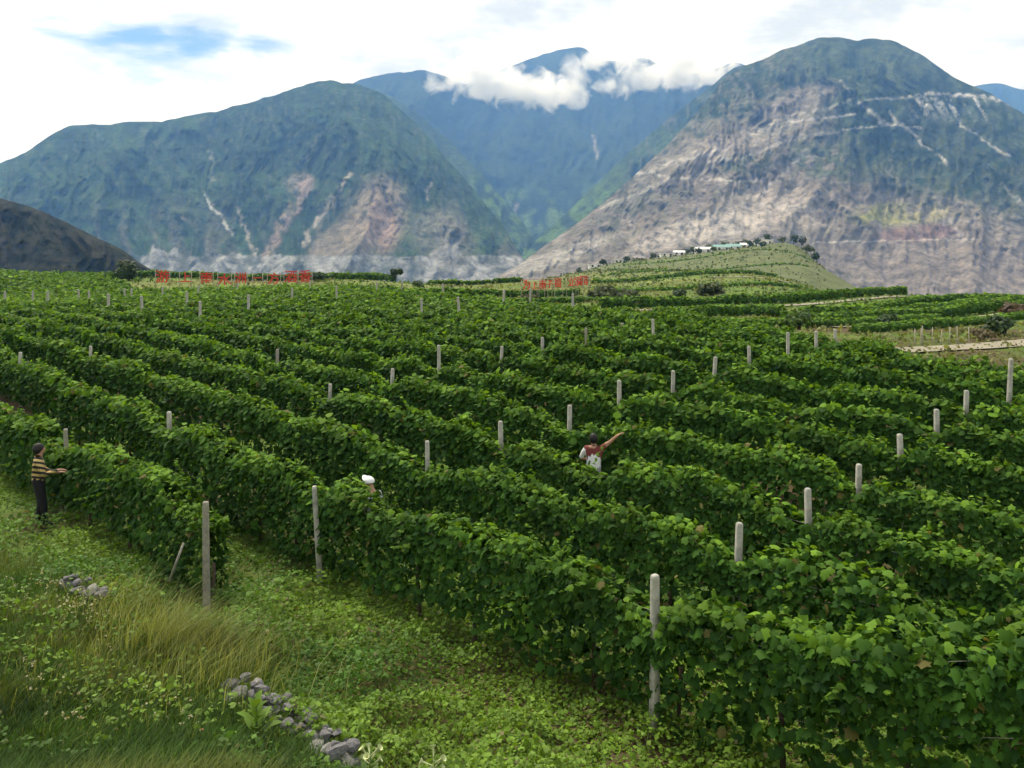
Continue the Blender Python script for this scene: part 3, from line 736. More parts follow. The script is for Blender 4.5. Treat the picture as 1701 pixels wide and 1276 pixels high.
# ------------------------------------------------------------------ trellis posts
def post_mesh(h, w, seed, taper=0.72):
    r = random.Random(seed)
    prof = [(-0.3, 1.0), (0.0, 1.0), (h * 0.35, 0.96), (h * 0.7, .88), (h - 0.05, taper + .1), (h - 0.012, taper + .04), (h, taper * .72)]
    V, bev = [], 0.22
    for z, s in prof:
        hw_ = w / 2 * s; b = hw_ * bev
        jx, jy = r.uniform(-.004, .004), r.uniform(-.004, .004)
        for sx, sy in ((-1, -1), (1, -1), (1, 1), (-1, 1)):
            p, q = ((sx * (hw_ - b), sy * hw_), (sx * hw_, sy * (hw_ - b)))
            if sx * sy < 0: p, q = p, q
            if (sx, sy) in ((1, -1), (-1, 1)): a1, a2 = p, q
            else: a1, a2 = q, p
            V.append((a1[0] + jx, a1[1] + jy, z)); V.append((a2[0] + jx, a2[1] + jy, z))
    V = np.array(V); n = len(prof)
    i = np.arange(n - 1)[:, None] * 8 + np.arange(8)[None]; j = np.arange(n - 1)[:, None] * 8 + (np.arange(8) + 1)[None] % 8
    return mesh_np('trellis_post', V, [np.stack([i, j, j + 8, i + 8], -1).reshape(-1, 4), np.array([[(n - 1) * 8 + q for q in range(8)]])])

def on_row(i, px, d):
    t = np.arange(-row_c(i) * .65, 150, 0.02); x, y = row_xy(i, t)
    e = np.abs(CX + F * x / y - px) / 3 + np.abs(y / K - d) * 0.05
    k_ = int(np.argmin(e)); return x[k_], y[k_], abs(CX + F * x[k_] / y[k_] - px)
for px, py, d in FARP:
    best = None
    for i in range(5, N_ROWS + 1):
        x, y, e = on_row(i, px, d)
        s = abs(y / K - d) + e
        if best is None or s < best[0]: best = (s, i)
    POSTS.setdefault(best[1], []).append((px, py, d))
COUNT = ['', 'first', 'second', 'third', 'fourth', 'fifth', 'sixth', 'seventh', 'eighth']
for i in sorted(POSTS):
    if i not in rows: continue
    for q, (px, py, d) in enumerate(sorted(POSTS[i])):
        x, y, e = on_row(i, px, d)
        g = float(Gz(x, y))
        h = CZ - y * (py - HY) / F - g
        h = min(max(h, 1.6 if d < 42 else 2.35), 2.55 if d < 42 else 2.8)
        w = 0.10 if y < 16 else (0.105 if y < 32 else 0.15)
        if i == 1: w = 0.10
        me = post_mesh(h, w, int(px) + i)
        me.materials.append(M_WOODP if (i == 1 or random.random() < .12) else M_POST)
        if i <= 2 and px in (1087, 343, 532):       # these stand at the camera side of their row, clear of the leaves
            o_ = .30 if px == 343 else .17; k_ = (px - CX) / F; y = (x + y - 2 * o_) / (1 + k_); x = k_ * y
            g = float(Gz(x, y))
        o = link('trellis_post', me)
        o.location = (x, y, g); o.rotation_euler = (random.gauss(0, .02), random.gauss(0, .02), random.uniform(-.3, .3) + .25)
        if (i, px) == (2, 532): o.rotation_euler = (0, -0.06, 0.2)
        n_in = len(POSTS[i])
        what = 'grey weathered wooden post' if me.materials[0] is M_WOODP else 'pale square concrete post'
        place = 'the only one showing in' if n_in == 1 else f'{COUNT[q + 1]} from the left in'
        rown = {1: 'the short left row'}.get(i, f'the {ORD[i]} vine row')
        tag(o, f'{what}, {place} {rown}', 'post', 'trellis posts standing in the vine rows')

# prop leaning under the short row
V, fl = tube([P(281, 966, 13.9), P(305, 902, 14.0)], [.02, .017], 6)
tag(link('wooden_prop', mesh_np('wooden_prop', V, fl), None, M_WOODP), 'thin pale stick leaning under the short vine row beside its grey post', 'stick')

# ------------------------------------------------------------------ terraces on the far right: hedge-like vine rows, tracks
TERR = [  # polylines of (px, base row, distance): low rows along the terrace edges
    ([(690, 499, 118), (780, 494, 124), (870, 487, 130), (960, 482, 136)], 1.6, 'low dark vine hedge in front of the small red sign'),
    ([(715, 480, 170), (790, 474, 190), (865, 468, 205)], 1.7, 'short dark vine hedge behind and left of the small red sign'),
    ([(1000, 514, 88), (1080, 510, 92), (1190, 503, 100), (1300, 503, 104), (1400, 498, 112), (1505, 489, 122)], 1.7, 'long wavy terrace vine hedge above the pale track, ending in a point at right'),
    ([(985, 473, 215), (1080, 472, 220), (1180, 469, 225), (1290, 465, 235)], 1.5, 'thin dark vine hedge at the foot of the village field'),
    ([(1090, 533, 68), (1160, 528, 72), (1240, 524, 78), (1300, 528, 76)], 1.5, 'short leafy terrace hedge just beyond the middle of the vineyard'),
    ([(1300, 542, 64), (1380, 538, 66), (1470, 536, 70), (1580, 531, 76), (1701, 521, 84), (1800, 515, 90)], 1.6, 'long terrace vine hedge on the right above the green verge'),
    ([(1330, 531, 74), (1430, 528, 78), (1560, 522, 84), (1701, 514, 92), (1800, 510, 98)], 1.5, 'second terrace vine hedge on the right, behind the longer one'),
    ([(1400, 519, 86), (1520, 512, 94), (1640, 508, 100), (1760, 506, 106)], 1.4, 'uppermost terrace vine hedge below the pink scree slope'),
    ([(-60, 474, 158), (60, 473, 160), (200, 473, 160), (330, 473, 160), (450, 474, 158), (560, 472, 160), (655, 469, 160)], 2.0, 'dark vine row along the plateau rim behind the large red sign'),
    ([(1010, 462, 270), (1150, 456, 300), (1330, 449, 330)], 1.2, 'faint crop strip low on the village field'),
    ([(1010, 454, 340), (1150, 447, 370), (1345, 438, 400)], 1.2, 'faint crop strip across the middle of the village field'),
    ([(1040, 446, 430), (1180, 438, 450), (1350, 428, 470)], 1.2, 'faint crop strip high on the village field'),
]
for q, (f0, f1, r0, r1) in enumerate(((1180, 1560, 545, 531), (1420, 1760, 549, 526), (760, 1000, 505, 494), (1080, 1420, 499, 486), (990, 1330, 482, 474), (640, 850, 490, 483))):
    dz = lambda r: 4.45 * F / (r - HY)
    TERR.append(([(f0, r0, dz(r0)), (f0 * .6 + f1 * .4, r0 * .6 + r1 * .4 + 1.5, dz(r0 * .6 + r1 * .4 + 1.5)), (f1, r1, dz(r1))], 0.95,
                 f'low terrace vine strip, {ORD[q + 1]} counted upwards among the fainter strips beyond the vineyard'))
def hedge(poly, h, hw, dens, size, young, seed):
    pts = np.array([P(px, py, d) for px, py, d in poly])[:, :2]
    seg = np.linalg.norm(np.diff(pts, axis=0), axis=1); cum = np.concatenate([[0], np.cumsum(seg)])
    n = int(cum[-1] * dens)
    s = rng.random(n) * cum[-1]
    x = np.interp(s, cum, pts[:, 0]); y = np.interp(s, cum, pts[:, 1])
    a = rng.random(n) * math.pi * 1.3 - .15 * math.pi
    lump = fbm(s * .25, s * 0 + seed, 3, seed)
    hh = h * (0.72 + .56 * lump)
    r = (0.8 + .3 * rng.random(n))
    x = x + np.cos(a) * hw * r * .5; y = y + np.cos(a) * hw * r
    up = hh * .5 + np.sin(a) * hh * .5 * r
    pos = np.stack([x, y, Gz(x, y) + up], -1)
    out = np.stack([np.cos(a) * .4, np.cos(a), np.sin(a)], -1)
    nrm = unit(out) + np.array([0, 0, .4]) + rng.normal(0, .4, (n, 3))
    tip = np.array([0, 0, -.8]) + rng.normal(0, .5, (n, 3))
    soup = Soup()
    soup.add(*place_leaves(T_FAR, pos, nrm, tip, size * (.7 + .6 * rng.random(n)), leaf_colors(n, young * (0.3 + sm(.3, 1, np.sin(a))) * rng.random(n))))  # hedge tops get the same painted sunlit tint as the row crowns
    return soup.mesh('foliage')
for q, (poly, h, lab) in enumerate(TERR):
    faint = lab.startswith('faint')
    h *= .62
    if faint: h = .5
    dm = np.mean([p[2] for p in poly])
    size = 0.30 * (dm / 75) ** .7
    me = hedge(poly, h, .55, (60 if faint else 190) * (0.30 / size) ** 2, size, 1.0 if faint else .8, 700 + q)
    root = empty('vine_hedge')
    tag(root, lab, 'vine hedge', 'vine hedges on the far terraces')
    tag(link('foliage', me, root, M_VINE), kind='stuff')

M_DIRT = simple('pale_dirt', (0.25, 0.225, 0.165), .95, .2, .4)
def track(name, poly, w, lift=0.05):
    pts = np.array([P(px, py, d) for px, py, d in poly])[:, :2]
    seg = np.linalg.norm(np.diff(pts, axis=0), axis=1); cum = np.concatenate([[0], np.cumsum(seg)])
    s = np.arange(0, cum[-1], 1.0)
    x = np.interp(s, cum, pts[:, 0]); y = np.interp(s, cum, pts[:, 1])
    tx, ty = np.gradient(x), np.gradient(y); ln = np.hypot(tx, ty); nx, ny = -ty / ln, tx / ln
    V = []
    nW = 5
    for k_ in range(nW):
        o = (k_ / (nW - 1) - .5) * w * (1 + .5 * (fbm(s * .3, s * 0 + k_ * 3, 3, 5) - .5))
        xx, yy = x + nx * o, y + ny * o
        V.append(np.stack([xx, yy, Gz(xx, yy) + lift + 0.02], -1))
    V = np.stack(V, 1).reshape(-1, 3)
    i = np.arange(len(s) - 1)[:, None] * nW + np.arange(nW - 1)[None]
    me = mesh_np(name, V, [np.stack([i, i + nW, i + nW + 1, i + 1], -1).reshape(-1, 4)], smooth=True)
    return tag(link(name, me, None, M_DIRT), kind='structure')
track('dirt_road', [(1490, 584, 44.5), (1560, 580, 45.5), (1620, 577, 46), (1680, 572, 47), (1760, 566, 49), (1900, 560, 51)], 2.2)
track('path', [(1040, 517, 84), (1190, 509, 92), (1300, 509, 97), (1400, 503, 104), (1505, 495, 114)], 1.7, .08)
track('path', [(700, 501, 113), (770, 499, 115), (830, 495, 120)], 1.8, .08)
track('path', [(1180, 473, 205), (1260, 470, 212), (1350, 468, 215)], 2.5, .10)
track('path', [(1380, 541, 62), (1500, 540, 65), (1620, 533, 72), (1701, 526, 78)], 1.3, .08)

soup = Soup()
n = 75000
d = np.exp(rng.random(n) * (math.log(560) - math.log(26)) + math.log(26)); px = 180 + rng.random(n) * 1680
ok = (d > np.interp(px, DM_PX, DM_D) + .5) & ((px < 1370) | (d < 130)) & ((d < 190) | (px > 900))
px, d = px[ok], d[ok]; n = len(d); x, y = K * d * (px - CX) / F, K * d
pt = fbm(x * .05, y * .09, 4, 930); fin = fbm(x * .35, y * .35, 3, 931)
ok = rng.random(n) < .25 + .75 * sm(.35, .6, fin)
x, y, d, pt, fin = x[ok], y[ok], d[ok], pt[ok], fin[ok]; n = len(x)
sz = .10 * (d / 40) ** .75 * (.6 + .8 * rng.random(n))
pos = np.stack([x, y, Gz(x, y) + sz * .25 + .2 * sz * rng.random(n)], -1)
t1 = sm(.42, .6, pt)[:, None]; t2 = (rng.random((n, 1)) < .25)
cc = np.array([.085, .145, .022]) * (1 - t1) + np.array([.17, .185, .05]) * t1
cc = np.where((d > 230)[:, None], cc * .75, cc); cc = np.where(t2, cc * .55, cc) * (.7 + .6 * rng.random((n, 1)))
soup.add(*place_leaves(T_FAR, pos, np.array([0, -.4, .6]) + rng.normal(0, .5, (n, 3)), rng.normal(0, .8, (n, 3)) + np.array([0, 0, .3]), sz * 1.6, cc))
tag(link('meadow_grass', soup.mesh('meadow_grass'), None, M_WEED), 'rough yellow-green grass and crops over the far terraces and village field', 'grass', None, 'stuff')

# ------------------------------------------------------------------ shrubs and trees
def crown_mesh(rx, rz, n, size, seed, cols, clumps=7):
    r_ = np.random.default_rng(seed)
    cc = r_.normal(0, 1, (clumps, 3)); cc = unit(cc) * (r_.random((clumps, 1)) ** .5) * .62
    cc[:, 2] = cc[:, 2] * .9
    k_ = r_.integers(0, clumps, n)
    dv = unit(r_.normal(0, 1, (n, 3))); rad = .46 * (0.55 + .45 * r_.random(n) ** .4)
    p = cc[k_] + dv * rad[:, None]
    pos = p * np.array([rx, rx, rz]) + np.array([0, 0, rz])
    nrm = dv + np.array([0, 0, .5]) + r_.normal(0, .4, (n, 3))
    tip = np.array([0, 0, -.5]) + r_.normal(0, .7, (n, 3))
    t = r_.random(n)[:, None]
    cl = (np.array(cols[0]) * (1 - t) + np.array(cols[1]) * t) * (.75 + .5 * r_.random(clumps))[k_][:, None]
    V, Fa, C = place_leaves(T_FAR, pos, nrm, tip, size * (.7 + .6 * r_.random(n)), cl)
    return mesh_np('crown', V, [Fa], C)
DK = ((0.022, 0.042, 0.016), (0.05, 0.085, 0.026)); OL = ((0.055, 0.075, 0.03), (0.10, 0.12, 0.045)); GN = ((0.035, 0.07, 0.018), (0.085, 0.14, 0.03))
def tree(name, px, py, d, w, h, label, cols, cat='tree', group=None, n=420, trunk_h=.25, seed=1, size=None):
    b = P(px, py, d); x, y = b[0], b[1]; z = float(Gz(x, y))
    root = empty(name, (x, y, z))
    th = h * trunk_h
    rz = (h - th * .7) / 2
    me = crown_mesh(w / 2, rz, n, size or max(.16, w / 9), seed, cols)
    c = link('crown', me, root, M_TREE); c.location = (0, 0, th * .7); c['kind'] = 'stuff'
    V, fl = tube([(0, 0, -.3), (.02 * h, 0, th * .6), (0, .02 * h, h * .55)], [w * .035, w * .028, w * .012], 6)
    link('trunk', mesh_np('trunk', V, fl, smooth=True), root, M_BARK)
    return tag(root, label, cat, group)
tree('tree', 657, 468, 160, 2.6, 3.3, 'small round tree alone on the plateau rim near the middle', DK, n=500, seed=3, trunk_h=.3)
tree('bush', 212, 482, 150, 5.2, 3.6, 'broad dark bush at the plateau rim left of the large red sign', DK, 'bush', n=600, trunk_h=.05, seed=4)
tree('bush', 528, 484, 148, 3.4, 2.0, 'low dark bush below the right end of the large red sign', DK, 'bush', n=320, trunk_h=.05, seed=5)
tree('bush', 1005, 497, 122, 5.5, 2.2, 'wide olive bush in the grass right below the small red sign', OL, 'bush', 'bushes on the grassy terraces', n=500, trunk_h=.05, seed=6)
tree('bush', 1045, 498, 122, 4.2, 1.9, 'olive bush beside a bare earth scar, right neighbour of the wide olive bush', OL, 'bush', 'bushes on the grassy terraces', n=400, trunk_h=.05, seed=7)
tree('bush', 1130, 498, 125, 3.0, 1.5, 'low dark bush on the terrace between two wider bushes', DK, 'bush', 'bushes on the grassy terraces', n=300, trunk_h=.05, seed=8)
tree('bush', 1180, 491, 135, 5.8, 2.0, 'wide grey-green bush in the middle of the grassy terraces', OL, 'bush', 'bushes on the grassy terraces', n=500, trunk_h=.05, seed=9)
tree('bush', 1325, 541, 60, 2.6, 1.5, 'round bush at the near end of the right-hand terrace hedge', GN, 'bush', 'bushes on the grassy terraces', n=360, trunk_h=.05, seed=10)
tree('bush', 1475, 540, 62, 1.8, 1.2, 'small dark bush against the right-hand terrace hedge', DK, 'bush', 'bushes on the grassy terraces', n=300, trunk_h=.05, seed=11)
tree('bush', 1662, 556, 53, 2.2, 1.3, 'dark bush beside the pale dirt road at the right edge', DK, 'bush', 'bushes on the grassy terraces', n=320, trunk_h=.05, seed=12)
tree('bush', 1630, 566, 50, 1.6, .8, 'low brownish bush on the verge of the dirt road', ((.10, .085, .045), (.16, .13, .07)), 'bush', 'bushes on the grassy terraces', n=240, trunk_h=.05, seed=13)
tree('bush', 697, 487, 138, 2.4, 1.6, 'small bush left of the little hedges in the middle distance', GN, 'bush', 'bushes on the grassy terraces', n=260, trunk_h=.05, seed=14)
tree('bush', 880, 502, 105, 2.8, 1.2, 'brownish weedy bush in front of the small red sign', ((.07, .07, .03), (.12, .11, .045)), 'bush', 'bushes on the grassy terraces', n=260, trunk_h=.05, seed=15)
tree('bush', 1690, 530, 74, 3.0, 1.2, 'reddish-brown bush at the right edge above the road', ((.09, .06, .04), (.13, .10, .05)), 'bush', 'bushes on the grassy terraces', n=240, trunk_h=.05, seed=16)

# ------------------------------------------------------------------ village on the fan
def box_mesh(name, x0, x1, y0, y1, z0, z1):
    V = np.array([(x, y, z) for z in (z0, z1) for x, y in ((x0, y0), (x1, y0), (x1, y1), (x0, y1))])
    return mesh_np(name, V, [np.array([[0, 3, 2, 1], [4, 5, 6, 7], [0, 1, 5, 4], [1, 2, 6, 5], [2, 3, 7, 6], [3, 0, 4, 7]])])
def house(px, py, d, w, dep, h, roof, roofmat, label, rz=0.0, wallmat=None):
    b = P(px, py, d); z = float(Gz(b[0], b[1]))
    w, dep, h = w * .72, dep * .72, h * .72
    root = empty('village_house', (b[0], b[1], z - .2), rz)
    link('wall', box_mesh('wall', -w / 2, w / 2, -dep / 2, dep / 2, -1.5, h), root, wallmat or M_WALLW)
    e = .5
    if roof == 'gable':
        V = np.array([(-w / 2 - e, -dep / 2 - e, h + .02), (w / 2 + e, -dep / 2 - e, h + .02), (w / 2 + e, dep / 2 + e, h + .02), (-w / 2 - e, dep / 2 + e, h + .02), (-w / 2 - e, 0, h + dep * .28), (w / 2 + e, 0, h + dep * .28)])
        me = bpy.data.meshes.new('roof'); me.from_pydata(V.tolist(), [], [(0, 1, 5, 4), (2, 3, 4, 5), (0, 4, 3), (1, 2, 5), (3, 2, 1, 0)])
    else:
        me = box_mesh('roof', -w / 2 - e * .5, w / 2 + e * .5, -dep / 2 - e * .5, dep / 2 + e * .5, h + .01, h + .35)
    link('roof', me, root, roofmat)
    nw = max(2, int(w / 3.2))
    for k_ in range(nw):
        cx = -w / 2 + (k_ + .5) * w / nw
        if k_ == nw // 2:
            link('door', box_mesh('door', cx - .55, cx + .55, -dep / 2 - .03, -dep / 2 + .05, .2, 2.3), root, M_DARKW)
        else:
            link('window', box_mesh('window', cx - .55, cx + .55, -dep / 2 - .03, -dep / 2 + .05, 1.2, 2.4), root, M_DARKW)
    return tag(root, label, 'house', 'houses of the far village')
house(988, 438, 500, 9, 6, 3.4, 'flat', M_ROOFW, 'white house standing alone at the left end of the village', .1)
house(1028, 434, 510, 6, 5, 3.0, 'flat', M_ROOFW, 'small pale house, second from the left end of the village', -.2)
house(1060, 432, 520, 8, 6, 2.6, 'gable', M_ROOFG, 'low grey-roofed house, third from the left of the village', .2, simple('mud_wall', (.4, .33, .25), .95, .2, 1))
house(1107, 428, 520, 10, 6, 3.2, 'flat', M_ROOFW, 'long white house left of the pale shed row', .15)
house(1128, 425, 525, 8, 6, 3.0, 'gable', M_ROOFW, 'white gabled house left of the village middle', -.1)
house(1168, 421, 535, 12, 7, 3.4, 'gable', M_ROOFW, 'wide white-roofed house just left of the teal roofs', .1)
house(1198, 419, 540, 13, 8, 3.6, 'gable', M_ROOFT, 'first teal-roofed house of the pair in the village middle', .1)
house(1217, 417, 545, 11, 8, 3.4, 'gable', M_ROOFT, 'second teal-roofed house of the pair, on its right', .15)
house(1240, 416, 550, 10, 7, 3.4, 'gable', M_ROOFW, 'white-roofed house right of the teal roofs', .05)
house(1271, 413, 555, 11, 7, 4.2, 'flat', M_ROOFW, 'tall white flat-roofed house at the right end of the village', .1)
house(1251, 410, 580, 9, 6, 5.5, 'flat', M_ROOFW, 'white house peeking above the trees behind the village', .1)
vt = [(962, 439, 500, 4, 5), (1002, 437, 505, 5, 6), (1042, 433, 515, 6, 5), (1085, 429, 530, 7, 5), (1140, 423, 545, 7, 5), (1152, 420, 550, 8, 7), (1180, 417, 560, 10, 8), (1205, 413, 570, 12, 9), (1225, 411, 575, 10, 9),
      (1239, 411, 575, 6, 9), (1257, 414, 550, 6, 7), (1276, 409, 575, 10, 12), (1300, 411, 565, 8, 6), (1318, 410, 560, 9, 8), (1334, 409, 560, 8, 11), (1347, 412, 555, 8, 8), (1356, 418, 545, 6, 8), (1160, 432, 500, 5, 4),
      (1186, 428, 510, 5, 4), (1245, 421, 530, 6, 5), (1265, 434, 480, 6, 4), (1340, 424, 520, 8, 7), (1352, 432, 490, 7, 6)]
vl = ['leftmost small tree of the village edge', 'tree right beside the lone white house', 'bushy tree between the two small pale houses', 'low tree right of the grey-roofed house', 'low tree behind the gabled white house',
      'tree behind the shed row left of the wide white roof', 'broad tree behind the wide white-roofed house', 'broad dark tree behind the first teal roof', 'dark tree behind the second teal roof', 'narrow dark tree right of the teal roofs',
      'small tree between the two right-hand white houses', 'tallest tree of the village, above its right end', 'low tree on the crest right of the tallest village tree', 'rounded tree on the fan crest left of the pointed one',
      'pointed tree at the right brow of the fan', 'tree on the cliff edge at the far right of the village', 'last tree down the cliff edge of the fan', 'small bush in the field below the shed row', 'small bush in the field below the wide white roof',
      'bush in front of the white roof right of the teal pair', 'isolated bush in the field under the village', 'shrub on the upper cliff edge of the fan', 'shrub low on the cliff edge of the fan']
for q, ((px, py, d, w, h), lab) in enumerate(zip(vt, vl)):
    tree('village_tree', px, py, d, w * .9, h * .85, lab, DK if q % 3 else OL, 'tree', 'trees of the far village', n=130, seed=40 + q, size=1.0)

# ------------------------------------------------------------------ red signs
def char_mesh(ch, size, depth):
    cu = bpy.data.curves.new('character', 'FONT')
    cu.body = ch; cu.size = size; cu.extrude = depth; cu.align_x = 'CENTER'; cu.align_y = 'CENTER'; cu.resolution_u = 2; cu.offset = size * 0.010
    ob = bpy.data.objects.new('tmp', cu); col.objects.link(ob)
    dg = bpy.context.evaluated_depsgraph_get(); dg.update()
    me = bpy.data.meshes.new_from_object(ob.evaluated_get(dg))
    bpy.data.objects.remove(ob); bpy.data.curves.remove(cu)
    me.name = 'character'; me.materials.clear(); me.materials.append(M_RED)
    return me
def slogan(name, chars, label, d0, d1, rail_py, pole_w):
    """chars: (character, px, centre row, height px)."""
    px0, px1 = chars[0][1], chars[-1][1]
    dd = lambda px: d0 + (d1 - d0) * (px - px0) / (px1 - px0)
    b = P(px0, 470, d0)
    root = empty(name, (b[0], b[1], float(Gz(b[0], b[1]))))
    root['label'] = label; root['category'] = 'sign'
    inv = Matrix.Translation(-root.location)
    rz = math.atan2(K * (d1 - d0), K * (dd(px1) * (px1 - CX) - d0 * (px0 - CX)) / F)
    for ch, px, py, hp in chars:
        d = dd(px)
        if ch.strip():
            o = link('character', char_mesh(ch, hp * d * K / F * .98, .05), root)
            o.location = Vector(P(px, py, d)) - root.location; o.rotation_euler = (math.radians(90), 0, rz)
        for side in (-1, 1):
            q = P(px + side * hp * .52, py, d + .4); gz = float(Gz(q[0], q[1])); top = q[2] + hp * .55 * d * K / F
            V, fl = tube([(q[0], q[1], gz - .3), (q[0], q[1], top)], pole_w, 5)
            V = V - np.array(root.location)
            link('pole', mesh_np('pole', V, fl), root, M_STEELP)
    for rp in rail_py:
        a_, b_ = np.array(P(px0 - 10, rp[0], dd(px0 - 10) + .3)), np.array(P(px1 + 12, rp[1], dd(px1 + 12) + .3))
        V, fl = tube([a_, (a_ + b_) / 2, b_], pole_w * .8, 5); V = V - np.array(root.location)
        link('rail', mesh_np('rail', V, fl), root, M_RUST)
    return root
slogan('slogan_sign', [('游', 270, 461, 23), ('上', 308, 462, 19), ('南', 343, 463, 21), ('水', 373, 466, 22), ('洲', 400, 463, 20), ('一', 428, 463, 16), ('方', 455, 464, 21), ('酒', 483, 461, 22), ('香', 507, 460, 22)],
       'large row of red Chinese characters on pale poles at the plateau rim', 118, 122, [(468, 468)], .05)
slogan('slogan_sign', [('为', 875, 474, 17), ('上', 888, 475, 14), ('南', 901, 474, 17), ('子', 913, 473, 16), ('福', 926, 471, 17), ('立', 949, 470, 15), ('家', 960, 469, 17), ('园', 970, 467, 18)],
       'small row of orange-red Chinese characters on poles in front of the village field', 118, 124, [(483, 476), (465, 460)], .045)

# ------------------------------------------------------------------ roadside fence posts on the right
for q, (px, py) in enumerate([(1519, 577), (1533, 574), (1548, 572), (1563, 570), (1577, 568), (1592, 566), (1530, 582), (1610, 564)]):
    b = P(px, py, 47.5); z = float(Gz(b[0], b[1]))
    V, fl = tube([(0, 0, -.3), (random.gauss(0, .04), 0, .8 + random.random() * .25)], [.03, .025], 5)
    o = link('fence_post', mesh_np('fence_post', V, fl), None, M_STEELP); o.location = (b[0], b[1], z)
    tag(o, f'thin pale fence post by the dirt road, {ORD[sorted([1519, 1533, 1548, 1563, 1577, 1592, 1530, 1610]).index(px) + 1]} from the left', 'fence post', 'fence posts along the dirt road')

# ------------------------------------------------------------------ foreground ground cover
def scatter_region(n, pxr, dr, power=1.0):
    d = np.exp(rng.random(n) * (math.log(dr[1]) - math.log(dr[0])) + math.log(dr[0]))
    px = pxr[0] + rng.random(n) * (pxr[1] - pxr[0])
    return K * d * (px - CX) / F, K * d, px, d
def bank_mask(px, d):      # 1 on the grassy bank at lower left, 0 in the field aisle
    edge = np.interp(d, [4, 8.9, 9.6, 10.4, 11.5, 13.4, 15, 17], [650, 560, 480, 395, 300, 150, 60, -80])
    return sm(60, -60, px - edge)

soup = Soup()
# low leafy weeds of the aisle
n = 210000
x, y, px, d = scatter_region(n, (-160, 1860), (7.6, 24))
keep = (rng.random(n) > bank_mask(px, d) * .8) & (((x / K + y / K) < 19.5))
x, y, px, d = x[keep], y[keep], px[keep], d[keep]; n = len(x)
mound = fbm(x * 1.6, y * 1.6, 4, 900); patch = fbm(x * .45, y * .45, 3, 901)
hgt = (0.02 + 0.34 * sm(.35, .75, mound)) * rng.random(n) ** .7
pos = np.stack([x, y, Gz(x, y) + hgt + .01], -1)
nrm = np.array([0, 0, .9]) + rng.normal(0, .5, (n, 3)); tip = rng.normal(0, 1, (n, 3)) * np.array([1, 1, .5])
tt = sm(.3, .7, patch)[:, None]; rr = rng.random(n)[:, None]
wc = (np.array([.050, .125, .013]) * (1 - tt) + np.array([.120, .205, .018]) * tt) * (1 - .5 * rr) + np.array([.075, .12, .03]) * .5 * rr
dry = rng.random(n) < .025 + .08 * sm(.55, .7, fbm(x * .8, y * .8, 3, 903))
wc[dry] = np.array([.11, .105, .04])
wc *= (.85 + .85 * rng.random(n))[:, None]
soup.add(*place_leaves(T_FAR, pos, nrm, tip, (.026 + .042 * rng.random(n) ** 2) * (1 + .02 * d), wc))
weeds = tag(link('weeds', soup.mesh('weeds'), None, M_WEED), 'low bright green weeds covering the ground between the near vine rows', 'weeds', None, 'stuff')

def blades(n, x, y, length, lean, leanv, width, colr):
    g = Gz(x, y)
    b = np.stack([x, y, g - .01], -1)
    az = rng.random(n) * 2 * math.pi
    dirh = np.stack([np.cos(az), np.sin(az), np.zeros(n)], -1) * lean[:, None] + leanv
    ac = unit(np.cross(dirh + rng.normal(0, .3, (n, 3)), np.array([0, 0, 1.])))
    p1 = b + np.array([0, 0, 1.]) * (length * .5)[:, None] + dirh * (length * .22)[:, None]
    p2 = b + np.array([0, 0, 1.]) * (length * .86)[:, None] + dirh * (length * .75)[:, None]
    w = (width * (.7 + .6 * rng.random(n)))[:, None]
    V = np.stack([b - ac * w, b + ac * w, p1 - ac * w * .75, p1 + ac * w * .75, p2], 1)
    o = np.arange(n)[:, None] * 5
    C = np.repeat(colr[:, None], 5, 1)
    return V.reshape(-1, 3), (o + np.array([[0, 1, 3, 2]])), (o + np.array([[2, 3, 4]])), C.reshape(-1, 3)
def blade_object(name, label, parts):
    V, Q, T, C, nb = [], [], [], [], 0
    for v, q, t, c in parts:
        V.append(v); Q.append(q + nb); T.append(t + nb); C.append(c); nb += len(v)
    me = mesh_np(name, np.concatenate(V), [np.concatenate(Q), np.concatenate(T)], np.concatenate(C))
    return tag(link(name, me, None, M_GRASS), label, 'grass', None, 'stuff')

parts = []
n = 80000
x, y, px, d = scatter_region(n, (-170, 760), (4.4, 20))
k = rng.random(n) < bank_mask(px, d)
x, y, px, d = x[k], y[k], px[k], d[k]; n = len(x)
pt = fbm(x * .5, y * .5, 3, 910); p2_ = fbm(x * 1.3, y * 1.3, 3, 911)
ga = np.array([.055, .115, .018]); gb = np.array([.125, .155, .035]); gd = np.array([.03, .065, .018])
t1 = sm(.4, .65, pt)[:, None]; t2 = sm(.5, .75, p2_)[:, None]
cc = (ga * (1 - t1) + gb * t1) * (1 - t2 * .7) + gd * t2 * .7
cc *= (.6 + .8 * rng.random(n))[:, None]
parts.append(blades(n, x, y, .10 + .26 * rng.random(n) * (.4 + pt), .5 + .4 * rng.random(n), np.array([.25, 0, 0]), np.full(n, .0065), cc))
# sparse taller blades through the aisle
n = 15000
x, y, px, d = scatter_region(n, (200, 1500), (7.6, 17)); k = ((x + y) / K < 13.2) & (rng.random(n) < sm(.4, .7, fbm(x * .6, y * .6, 3, 912)) + .15)
x, y = x[k], y[k]; n = len(x)
cc = (np.array([.06, .11, .022]) + np.array([.10, .07, .02]) * rng.random((n, 1)) ** 2) * (.7 + .6 * rng.random((n, 1)))
parts.append(blades(n, x, y, .12 + .2 * rng.random(n), .5 + .5 * rng.random(n), np.array([.1, 0, 0]), np.full(n, .004), cc))
blade_object('grass', 'mixed green grass on the sloping bank at the lower left', parts)
